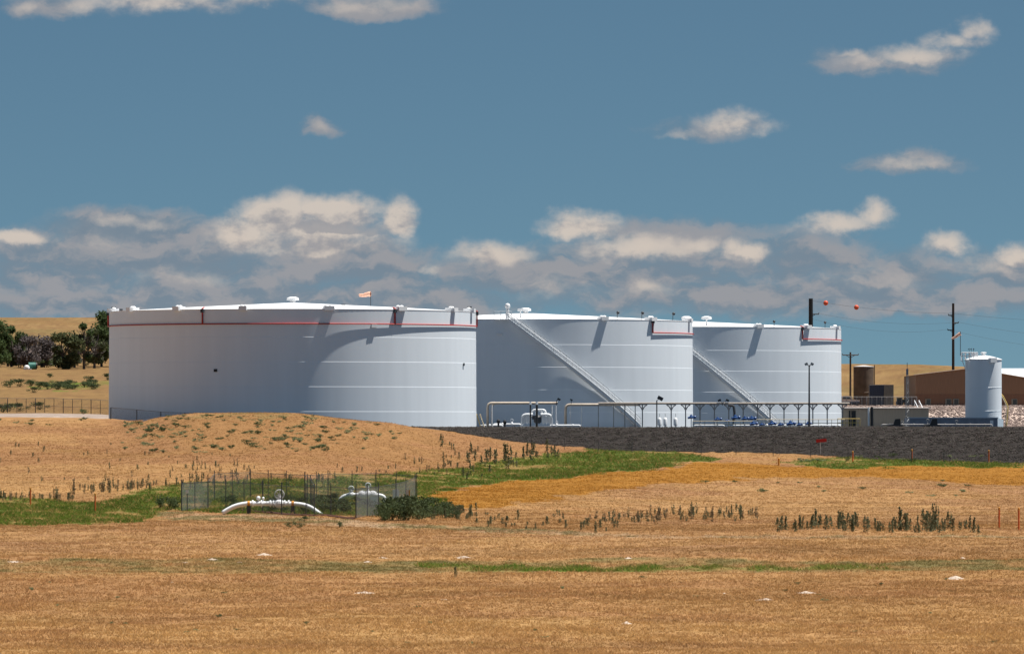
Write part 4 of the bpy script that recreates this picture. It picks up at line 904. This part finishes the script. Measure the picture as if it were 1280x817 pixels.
SAGE = [bush_mesh('sage_bush', 1.1, .6, 170, L_SAGE if k % 3 else L_BUSH, 300 + k, .08) for k in range(5)]
SHRUB = [bush_mesh('shrub', 1.8, 1.1, 420, L_BUSH if k % 2 else L_DARKB, 400 + k, .085) for k in range(4)]
def put(name, datas, px, py, s, sz, label, cat, group, dmin=226, g=None):
    g = g if g is not None else hit(px, py, dmin); o = bpy.data.objects.new(name, random.choice(datas)); COL.objects.link(o)
    o.location = g; o.rotation_euler = (0, 0, random.uniform(0, 6.28)); o.scale = (s, s, sz); tag(o, label, cat, group); return o
random.seed(11)
def patch(name, datas, x0, x1, y0, y1, n, h0, h1, label, cat, group, slope=0.0, wscale=1.0, dmin=226):
    for k in range(n):
        px = random.uniform(x0, x1); f = (px - x0) / max(1e-6, x1 - x0); py = random.uniform(y0, y1) + slope * f
        h = (h0 * .75 + (h1 - h0 * .75) * random.random() ** 1.2) * (1.25 if random.random() < .12 else 1) * .88; put(name, datas, px, py, (.42 + .38 * h) * wscale * random.uniform(.75, 1.3), h, label, cat, group, dmin)
T, Dw = 'tall_weed', 'dry_weed'
GA = 'dark weeds in the row at the right edge of the field'
LA = 'dark upright weed in the dense row at the right edge of the field'
patch(T, TALL, 1090, 1182, 661, 666.5, 28, .8, 1.6, LA, 'weed', GA)
patch(T, TALL, 965, 1012, 660, 665, 8, .9, 1.5, LA, 'weed', GA); patch(T, TALL, 1014, 1090, 656, 665, 26, .7, 1.3, LA, 'weed', GA); patch(T, TALL, 1182, 1226, 660, 667, 7, .9, 1.5, LA, 'weed', GA); patch(T, TALL, 1140, 1175, 650, 662, 6, 1.2, 1.7, LA, 'weed', GA, wscale=.7)
GB = 'brownish weeds in the thin row right of centre'; LB = 'thin brownish weed in the loose row across the field right of centre'
patch(Dw, DRYW, 812, 952, 642, 654, 60, .6, 1.05, LB, 'weed', GB, slope=-3); patch(Dw, DRYW, 735, 815, 648, 657, 26, .45, .8, LB, 'weed', GB, slope=-4)
GC = 'dark weeds on the slope below the gravel bank'; LC = 'dark bushy weed on the dry slope below the left end of the gravel bank'
for px, py, h in ((607, 578, 1.6), (613, 575, 1.4), (618, 580, 1.7), (632, 576, 2.2), (637, 580, 1.9), (634, 586, 1.3), (654, 574, 1.5), (660, 570, 1.6), (664, 576, 1.4), (668, 568, 1.5), (684, 565, 1.5), (690, 570, 1.4), (695, 572, 1.1), (601, 580, 1.0), (645, 584, .9), (612, 590, .9), (552, 558, 1.5), (588, 568, 1.4), (594, 576, 1.3), (584, 578, 1.2)):
    put(T, TALL, px, py, .7 + .35 * h, h, LC, 'weed', GC)
patch(T, TALL, 545, 605, 556, 600, 24, .6, 1.2, LC, 'weed', GC, wscale=.8); patch(T, TALL, 600, 700, 574, 586, 10, .5, .9, LC, 'weed', GC, slope=-12)
GD = 'dry weeds in the rows above the left green strip'; LD = 'dull upright weed in the long rows above the left green strip'
patch(Dw, DRYW, 92, 208, 612, 620, 45, .6, 1.1, LD, 'weed', GD, slope=-8); patch(Dw, DRYW, -20, 92, 622, 627, 40, .6, 1.0, LD, 'weed', GD); patch(Dw, DRYW, 205, 420, 596, 612, 48, .55, 1.1, LD, 'weed', GD, slope=-4)
GE = 'scattered small weeds on the left dry slope'; LE = 'small lone weed stalk scattered on the left dry slope'
patch(Dw, DRYW, 0, 330, 556, 604, 40, .4, .85, LE, 'weed', GE); patch(Dw, DRYW, 160, 300, 580, 590, 16, .5, .9, LE, 'weed', GE); patch(Dw, DRYW, 420, 560, 575, 602, 24, .4, .9, LE.replace('left dry slope', 'middle of the dry slope'), 'weed', 'scattered weeds on the middle dry slope', slope=-6)
GF = 'dark weeds right of the fenced compound'; LF = 'dark weed in the loose patch right of the fenced compound'
patch(T, TALL, 520, 600, 636, 650, 34, .45, .95, LF, 'weed', GF); patch(T, TALL, 590, 770, 640, 660, 40, .3, .8, LF, 'weed', GF, slope=8)
GG = 'sage bushes on the dry mound'; LG = 'low grey green sage bush on the dry mound before the nearest tank'
patch('sage_bush', SAGE, 150, 420, 530, 566, 95, .3, .95, LG, 'bush', GG, wscale=1.05); patch('sage_bush', SAGE, 160, 215, 530, 540, 12, .7, 1.3, LG, 'bush', GG); patch('sage_bush', SAGE, 330, 500, 526, 562, 45, .28, .75, LG, 'bush', GG); patch('sage_bush', SAGE, 200, 400, 520, 528, 45, .25, .5, LG, 'bush', GG)
patch('sage_bush', SAGE, 0, 110, 524, 532, 8, .5, .8, 'small bush on the dry slope below the left fence', 'bush', 'small bushes below the left fence'); patch('sage_bush', SAGE, 820, 1240, 596, 622, 16, .4, .8, 'tiny bush on the bare pinkish field at right', 'bush', 'tiny bushes on the right field'); patch('sage_bush', SAGE, 990, 1230, 571, 579, 16, .6, 1.0, 'green bush on the green patch at the foot of the gravel bank', 'bush', 'green bushes at the foot of the bank')
GH = 'shrubs around the fenced compound'
for px, py, s, h in ((199, 636, .7, .8), (210, 637, .9, 1.1), (219, 636, .6, .8)): put('shrub', SHRUB, px, py, s, h, 'dark shrub left of the fenced compound', 'shrub', 'shrubs left of the compound')
for px, py, s, h in ((480, 650, 1.0, 1.3), (490, 651, 1.2, 1.5), (500, 651, 1.2, 1.4), (509, 650, 1.1, 1.3), (518, 648, 1.0, 1.1), (485, 645, 1.1, 1.5), (503, 645, 1.2, 1.6), (528, 643, 1.0, 1.2), (537, 638, 1.0, 1.1), (545, 644, .9, .8), (556, 640, .9, .8), (562, 647, .8, .6), (574, 640, .7, .7), (525, 650, .8, .7), (512, 640, 1.1, 1.5)): put('shrub', SHRUB, px, py, s * .95, h * .9, 'dark leafy shrub in the thicket at the right end of the compound', 'shrub', 'thicket right of the compound')
for px, py, s, h in ((405, 640, .8, .7), (418, 641, .9, .8), (432, 642, .9, .8), (400, 634, .8, .8), (340, 638, .7, .35), (330, 637, .6, .35), (297, 636, .6, .4), (355, 640, .6, .35), (425, 636, .8, .8), (380, 636, .7, .5)): put('shrub', SHRUB, px, py, s, h, 'low weedy shrub inside the compound behind the long arched pipe', 'shrub', 'weedy shrubs inside the compound')
random.seed(77)
for k in range(26):
    px = random.uniform(476, 575); put('shrub', SHRUB, px, random.uniform(636, 652) - (px > 530) * 4, random.uniform(.35, .8), random.uniform(.4, 1.1) * (1 if px < 525 else .65), 'dark leafy shrub in the thicket at the right end of the compound', 'shrub', 'thicket right of the compound')
for k in range(34):
    put('shrub', SHRUB, random.uniform(270, 470), random.uniform(626, 641), random.uniform(.4, .8), random.uniform(.35, .75), 'low weedy shrub inside the compound behind the long arched pipe', 'shrub', 'weedy shrubs inside the compound')
for px, py in ((380, 652), (372, 660), (364, 659), (424, 659)): put('shrub', SHRUB, px, py, .35, .4, 'small green clump on the dry field below the compound', 'plant', 'green clumps below the compound')
patch('sage_bush', SAGE, -10, 1290, 720, 808, 34, .16, .34, 'tiny dark tuft in the dry foreground field', 'plant', 'tiny tufts in the foreground', wscale=.5)
put(T, TALL, 569, 721, .75, .55, 'lone dark weed on the dry foreground field', 'weed', None) if False else None
o = put(T, TALL, 569, 721, .5, .58, 'single dark weed standing alone on the foreground field', 'weed', 'dark weeds'); del o['group']
# bushes in the pasture behind
for px, py, s in ((12, 484, 1.2), (25, 483, 1.3), (38, 483, 1.2), (42, 491, 1.0), (62, 472, .8), (135, 475, 1.2), (113, 477, 1.0), (50, 512, 1.2), (10, 514, 1.3), (25, 514, 1.2), (3, 515, 1.2), (104, 517, .7)): put('shrub', SHRUB, px, py, s, s * .9, 'round bush in the pasture behind the left fence', 'bush', 'bushes in the left pasture', 700)
for k in range(26): put('shrub', SHRUB, random.uniform(46, 118), random.uniform(480, 487), 1.0, .8, 'green bush in the low thicket of the left pasture', 'bush', 'green thicket in the left pasture', 780)
# trees
def tree(px, D, hm, wm_, label, lm, n, seed, dead=False, base=.14, lobes=9, group='trees at the left edge'):
    random.seed(seed); g = G(px, D); t = thing('bare_tree' if dead else 'tree', g, label, 'tree', group); m = MB()
    tops = []
    m.tube([g - Vector((0, 0, .2)), g + Vector((random.gauss(0, .15), 0, hm * .35)), g + Vector((random.gauss(0, .3), 0, hm * .8))], [.24, .18, .05], 8)
    for k in range(lobes):
        f = random.uniform(base, .9); a = random.uniform(0, 6.28); env = math.sin(math.pi * min(1, max(.08, (f - base * .6) / (1.05 - base * .6)))) ** .6
        rr = wm_ * .5 * env * random.uniform(.4, 1.05); e = g + Vector((math.cos(a) * rr, math.sin(a) * rr, hm * f)); s0 = g + Vector((0, 0, hm * f * .55))
        m.tube([s0, s0.lerp(e, .6) + Vector((0, 0, .2)), e], [.09, .06, .02], 5); tops.append(e)
        if dead:
            for _ in range(9):
                q = s0.lerp(e, random.uniform(.4, 1)); e2 = q + Vector((random.gauss(0, .7), random.gauss(0, .7), random.uniform(.2, 1.3)))
                m.tube([q, e2], [.04, .012], 4)
                for _ in range(4):
                    q2 = q.lerp(e2, random.uniform(.3, 1)); m.tube([q2, q2 + Vector((random.gauss(0, .45), random.gauss(0, .45), random.uniform(0, .6)))], [.022, .01], 3)
    m.build('trunk', DEADW if dead else BARK, t)
    pts = []; tops.append(g + Vector((0, 0, hm * .86)))
    for e in tops:
        r = wm_ * random.uniform(.16, .27)
        for _ in range(int(n * 1.8) // len(tops)):
            d = Vector((random.gauss(0, 1), random.gauss(0, 1), random.gauss(0, .8))).normalized() * r * random.random() ** .45; pts.append(e + d)
    MB().leafs(pts, .23, 1).build('crown', lm, t)
DT = 1050
tree(-8, DT, 8.5, 6.5, 'leafy dark green tree cut off by the left edge of the photo', L_DARK, 3200, 1, lobes=16)
tree(14, DT + 4, 7.6, 4.6, 'leafy dark green tree next to the one at the left edge', L_DARK, 2400, 2, lobes=13)
tree(34, DT - 6, 5.6, 4.6, 'bare grey tree beside the leafy left trees', L_GREY, 700, 3, True, lobes=12)
tree(52, DT + 2, 5.4, 5.0, 'bare grey thicket tree in front of the brown-roofed shed', L_GREY, 900, 4, True, lobes=13)
tree(79, DT - 12, 6.4, 5.4, 'round olive green tree in the middle of the left grove', L_MID, 2600, 5, lobes=15, base=.1)
tree(93, DT + 5, 5.4, 3.4, 'small half-bare tree between the olive tree and the tallest tree', L_GREY, 700, 6, True, lobes=10)
tree(105, DT - 8, 8.7, 2.8, 'narrow half-bare tree with a small green top left of the tallest tree', L_DARK, 800, 7, True, lobes=10)
tree(118, DT + 3, 7.4, 4.2, 'bare-stemmed grey tree in front of the tallest tree', L_MID, 900, 8, True, lobes=11)
tree(127, DT + 14, 10.4, 6.2, 'tallest dark green tree, touching the left edge of the nearest tank', L_DARK, 4200, 9, lobes=22, base=.1)
tree(143, DT + 16, 9.6, 5.5, 'dark green tree mostly hidden behind the nearest tank', L_DARK, 2600, 10, lobes=16, base=.1)
tree(10, DT + 22, 5.0, 5.2, 'low dark tree behind the leafy left trees', L_DARK, 1400, 12, lobes=10, base=.12)
for k, px in enumerate((58, 66, 88, 108, 45)): put('shrub', SHRUB, px, 459 - (k % 2) * 2, 1.5, 1.3, 'dark undergrowth bush at the foot of the left grove', 'bush', 'undergrowth of the left grove', 1000)
q = Y(50, 0, 1085); z0 = zf(q.x, 1085)
t = thing('farm_shed', (q.x, 1085, z0), 'old farm shed with brown roof and white gable behind the bare trees', 'shed')
MB().box((q.x, 1087, z0 + .95), (7.5, 4.6, 2.0)).build('wall', mat('shed_wall', (.12, .085, .07), .8), t); m = MB()
m.add([(q.x - 3.6, 1084.5, z0 + 1.9), (q.x + 4.0, 1084.5, z0 + 1.9), (q.x + 4.0, 1087, z0 + 3.6), (q.x - 3.6, 1087, z0 + 3.6), (q.x - 3.6, 1089.5, z0 + 1.9), (q.x + 4.0, 1089.5, z0 + 1.9)], [(0, 1, 2, 3), (3, 2, 5, 4), (1, 5, 2)]); m.build('roof', mat('shed_roof', (.10, .07, .06), .8), t)
MB().box((q.x - 3.0, 1084.4, z0 + 3.3), (1.6, .2, .8)).build('gable_panel', PIPEW, t)
g = G(40, 1036); t = thing('teal_drum', g, 'teal green drum lying under the bare trees at left', 'drum'); MB().tube([g + Vector((-.6, 0, .6)), g + Vector((.6, .2, .6))], .6, 16).build('body', TEAL, t); MB().tube([g + Vector((.6, .2, .6)), g + Vector((.75, .25, .6))], .62, 16).build('lid', BLACK, t)
g = G(33.5, 1035); m = MB(); m.ball(g + Vector((0, 0, .35)), .5, 10, 6, sc=(1, 1, .9)); m.box(g + Vector((.1, 0, .1)), (1.3, .8, .2)); solo('white_bag', m, PIPEW, g, 'pale bundle on the ground left of the teal drum', 'bundle')

# pale burrow mounds of bare soil in the foreground
MD = mat('pale_burrow_soil', (.42, .335, .265), .95, .2, 3, bump=.6)
def mound(px, py, w, h, k):
    h *= .75
    g = hit(px, py); m = MB(); w_ = w / F * g.y; n, rr = 20, 6; random.seed(500 + k); vs = [g + Vector((0, 0, h))]; L_ = [random.uniform(.7, 1.15) for _ in range(n)]
    for i in range(1, rr + 1):
        for j in range(n):
            a = 6.283 * j / n; r = i / rr * L_[j] * .5 * w_; x = g.x + r * math.cos(a); y = g.y + r * math.sin(a) * 1.4
            vs.append(Vector((x, y, zf(x, y) + h * (math.cos(math.pi * i / rr) * .5 + .5) * random.uniform(.7, 1.2) - .03)))
    fs = [(0, 1 + j, 1 + (j + 1) % n) for j in range(n)] + [(1 + (i - 1) * n + j, 1 + i * n + j, 1 + i * n + (j + 1) % n, 1 + (i - 1) * n + (j + 1) % n) for i in range(1, rr) for j in range(n)]
    m.add(vs, fs); solo('soil_mound', m, MD, g, 'pale mound of bare soil on the dry field', 'soil mound', 'pale soil mounds in the foreground', True)
for k, (px, py, w, h) in enumerate([(18, 703, 34, .1), (265, 700, 26, .14), (330, 694, 32, .16), (300, 703, 18, .06), (232, 703, 20, .06), (580, 697, 36, .16), (460, 703, 18, .1), (478, 697, 22, .08), (215, 728, 24, .05), (456, 741, 44, .12), (555, 749, 36, .06), (785, 698, 18, .12), (1008, 741, 40, .12), (958, 750, 44, .14), (783, 780, 22, .16), (1194, 723, 30, .22), (1203, 698, 16, .1), (1074, 708, 14, .1), (905, 742, 16, .05)]): mound(px, py, w, h, k)
for px, py in ((150, 697), (1036, 748), (845, 753)): pass

# ------------------------------------------------------------------ world: sky with clouds
SUN_EL, SUN_AZ = R_(71.3), math.atan2(math.cos(R_(6)), math.sin(R_(6)))   # azimuth measured from +Y towards +X
w = bpy.data.worlds.new('World'); scene.world = w; w.use_nodes = True; nt = w.node_tree; N = nt.nodes; L = nt.links; bg = N['Background']
STR = .10; EXPO = .62; bg.inputs['Strength'].default_value = STR
def Mx(op, a, b=None, c=None, clamp=False):
    n = N.new('ShaderNodeMath'); n.operation = op; n.use_clamp = clamp
    for i, v in enumerate((a, b, c)):
        if v is None: continue
        if isinstance(v, (int, float)): n.inputs[i].default_value = v
        else: L.new(v, n.inputs[i])
    return n.outputs[0]
tc = N.new('ShaderNodeTexCoord'); sx = N.new('ShaderNodeSeparateXYZ'); L.new(tc.outputs['Generated'], sx.inputs[0])
dx, dy, dz = sx.outputs
lift = N.new('ShaderNodeCombineXYZ'); L.new(dx, lift.inputs[0]); L.new(dy, lift.inputs[1]); L.new(Mx('MULTIPLY_ADD', Mx('MAXIMUM', dz, 0), 1.8, .11), lift.inputs[2])
nv = N.new('ShaderNodeVectorMath'); nv.operation = 'NORMALIZE'; L.new(lift.outputs[0], nv.inputs[0])
sky = N.new('ShaderNodeTexSky'); sky.sky_type = 'NISHITA'; sky.sun_disc = False; sky.sun_elevation = SUN_EL; sky.sun_rotation = SUN_AZ; sky.altitude = 1600; sky.dust_density = .6; sky.air_density = 1.0; sky.ozone_density = 1.2
L.new(nv.outputs[0], sky.inputs['Vector'])
yy = Mx('MAXIMUM', dy, .05)
u = Mx('MULTIPLY', Mx('DIVIDE', dx, yy), 7.5); v = Mx('MULTIPLY', Mx('DIVIDE', dz, yy), 7.5)        # angular sky coordinates (thousandths of a lens pixel)
cv = N.new('ShaderNodeCombineXYZ'); L.new(u, cv.inputs[0]); L.new(v, cv.inputs[1])
def noise(vec, sc, det=8, rough=.55, off=(0, 0, 0), sy=1.0):
    mp = N.new('ShaderNodeMapping'); mp.inputs['Location'].default_value = off; mp.inputs['Scale'].default_value = (1, sy, 1); L.new(vec, mp.inputs['Vector'])
    n = N.new('ShaderNodeTexNoise'); n.inputs['Scale'].default_value = sc; n.inputs['Detail'].default_value = det; n.inputs['Roughness'].default_value = rough; L.new(mp.outputs[0], n.inputs['Vector']); return n
wn = noise(cv.outputs[0], 14, 5, .6, (3, 1, 0)); wo = N.new('ShaderNodeVectorMath'); wo.operation = 'SUBTRACT'; L.new(wn.outputs['Color'], wo.inputs[0]); wo.inputs[1].default_value = (.5, .5, .5)
ws = N.new('ShaderNodeVectorMath'); ws.operation = 'MULTIPLY_ADD'; L.new(wo.outputs[0], ws.inputs[0]); ws.inputs[1].default_value = (.06, .045, 0); L.new(cv.outputs[0], ws.inputs[2])
s2 = N.new('ShaderNodeSeparateXYZ'); L.new(ws.outputs[0], s2.inputs[0]); uw, vw = s2.outputs[0], s2.outputs[1]
def blobs(lst, x, y):
    acc = None
    for px, py, rx, ry, k in lst:
        cx_, cy_ = (px - 640) / 1000, (525 - py) / 1000
        a = Mx('MULTIPLY_ADD', x, 1000 / rx, -cx_ * 1000 / rx); b = Mx('MULTIPLY_ADD', y, 1000 / ry, -cy_ * 1000 / ry)
        b = Mx('MAXIMUM', b, Mx('MULTIPLY', b, -1.5))
        f = Mx('MULTIPLY_ADD', a, a, Mx('MULTIPLY', b, b)); g = Mx('MULTIPLY_ADD', f, -k, k)
        acc = g if acc is None else Mx('SMOOTH_MAX', acc, g, .12)
    return Mx('MAXIMUM', acc, -1.2)
GREYC = [(60, 345, 170, 55, .75), (200, 325, 150, 50, .9), (240, 360, 200, 50, .7), (430, 335, 130, 42, .9), (480, 365, 160, 40, .65), (165, 292, 130, 32, 1.0), (90, 320, 130, 40, .9), (250, 335, 120, 30, .8), (640, 350, 130, 45, .7), (800, 345, 190, 50, .75), (980, 330, 150, 45, .75), (900, 290, 60, 18, .45), (1120, 350, 120, 40, .7), (1270, 345, 110, 45, .75), (1000, 372, 460, 42, .8), (300, 380, 500, 40, .9), (470, 8, 80, 22, .75), (60, 8, 55, 24, .6), (870, 165, 55, 16, .35), (1110, 78, 80, 20, .4), (400, 160, 22, 14, .35), (1140, 208, 70, 16, .4), (850, 300, 120, 28, .6)]
BRITE = [(400, 294, 122, 42, .8), (330, 300, 80, 34, .7), (350, 276, 68, 38, 1.15), (425, 270, 62, 32, 1.1), (497, 274, 30, 34, 1.0), (300, 292, 50, 34, .9), (410, 310, 110, 24, .85), (20, 297, 42, 15, .9), (165, 278, 55, 11, .42), (225, 345, 75, 17, .3), (100, 305, 70, 18, .15), (720, 286, 58, 27, .95), (615, 320, 62, 26, .75), (800, 312, 110, 22, .75), (870, 305, 35, 18, .7), (932, 314, 32, 20, .9), (1045, 284, 66, 17, .75), (1092, 272, 26, 20, .75), (1185, 306, 40, 20, .8), (1272, 318, 40, 22, .9), (805, 363, 44, 17, .5), (690, 368, 50, 16, .2), (1095, 350, 60, 18, .2), (1250, 330, 80, 20, .3), (545, 338, 22, 9, .5),
         (210, 2, 140, 24, .66), (120, 8, 50, 22, .5), (330, -2, 90, 22, .6), (450, 4, 90, 15, .3), (40, 8, 25, 14, .4), (1150, 66, 62, 18, .68), (1085, 76, 40, 13, .45), (1190, 51, 42, 17, .6), (1213, 38, 22, 19, .6), (922, 154, 58, 22, .7), (860, 170, 40, 8, .35), (1142, 206, 48, 14, .45), (403, 160, 14, 9, .35), (1060, 66, 18, 8, .4)]
fb = blobs(BRITE, uw, vw); fg = blobs(GREYC, uw, vw)
nA = noise(cv.outputs[0], 22, 9, .58, (1.3, 2.7, 0), 1.5).outputs['Fac']; nA2 = noise(cv.outputs[0], 22, 9, .58, (1.3 + .012, 2.7 + .03, 0), 1.5).outputs['Fac']; nB = noise(ws.outputs[0], 11, 8, .58, (7, 3, 0), 2.2).outputs['Fac']; nB2 = noise(ws.outputs[0], 11, 8, .58, (7.01, 3.035, 0), 2.2).outputs['Fac']
def smooth(x, a, b):
    n = N.new('ShaderNodeMapRange'); n.interpolation_type = 'SMOOTHSTEP'; n.inputs['From Min'].default_value = a; n.inputs['From Max'].default_value = b; L.new(x, n.inputs['Value']); return n.outputs[0]
dB = smooth(Mx('MULTIPLY_ADD', Mx('SUBTRACT', nA, .5), 2.1, fb), -.32, .85); dB = Mx('MULTIPLY', dB, Mx('MULTIPLY_ADD', fb, .95, .28, True))
dG = smooth(Mx('MULTIPLY_ADD', Mx('SUBTRACT', nB, .5), 1.9, fg), -.35, .8)
fu = blobs(BRITE, uw, Mx('ADD', vw, .024)); lit = smooth(Mx('MULTIPLY_ADD', Mx('SUBTRACT', nA, nA2), 2.8, Mx('MULTIPLY_ADD', Mx('SUBTRACT', fb, fu), .45, .55)), .0, 1.0)
shp = blobs([(390, 330, 140, 15, 1.1), (430, 287, 62, 9, 1.2), (395, 285, 30, 7, 1.0), (470, 292, 25, 6, .8)], uw, vw); lit = Mx('MULTIPLY', lit, Mx('SUBTRACT', 1, Mx('MULTIPLY', smooth(shp, -.2, .6), .85)))
def RGB(c): n = N.new('ShaderNodeRGB'); n.outputs[0].default_value = (*[x / STR / 2 ** EXPO for x in c], 1); return n.outputs[0]
def mixc(f, a, b, mode='MIX'):
    n = N.new('ShaderNodeMix'); n.data_type = 'RGBA'; n.blend_type = mode
    if isinstance(f, (int, float)): n.inputs[0].default_value = f
    else: L.new(f, n.inputs[0])
    L.new(a, n.inputs[6]); L.new(b, n.inputs[7]); return n.outputs[2]
tint = N.new('ShaderNodeRGB'); tint.outputs[0].default_value = (.345, .437, .405, 1)
base = mixc(1.0, sky.outputs[0], tint.outputs[0], 'MULTIPLY')
col = mixc(Mx('MULTIPLY', dG, .93), base, mixc(smooth(Mx('MULTIPLY_ADD', Mx('SUBTRACT', nB, nB2), 2.2, nB), .25, .8), RGB((.19, .243, .30)), RGB((.325, .325, .345))))
cc = mixc(lit, RGB((.35, .335, .345)), RGB((.66, .575, .50)))
col = mixc(Mx('MULTIPLY', dB, .9), col, cc)
L.new(col, bg.inputs['Color'])
sun = bpy.data.lights.new('sun', 'SUN'); sun.energy = 5.15; sun.angle = R_(.53); sun.color = (1, .96, .9); so = bpy.data.objects.new('sun', sun); COL.objects.link(so)
sd = Vector((math.sin(SUN_AZ) * math.cos(SUN_EL), math.cos(SUN_AZ) * math.cos(SUN_EL), math.sin(SUN_EL))); so.rotation_euler = (-sd).to_track_quat('-Z', 'Y').to_euler(); so.location = (60, 700, 60)
# camera
cam = bpy.data.cameras.new('camera'); cam.sensor_width = 36; cam.lens = 36 * F / 1280; cam.shift_y = (HY - 408.5) / 1280; cam.clip_start = 1; cam.clip_end = 20000
co = bpy.data.objects.new('camera', cam); COL.objects.link(co); co.rotation_euler = (R_(90), 0, 0); scene.camera = co
vs = scene.view_settings; vs.view_transform = 'Standard'; vs.look = 'None'; vs.exposure = EXPO; vs.gamma = 1; vs.use_curve_mapping = False
scene.cycles.max_bounces = 6; scene.cycles.transparent_max_bounces = 24; scene.cycles.use_denoising = True
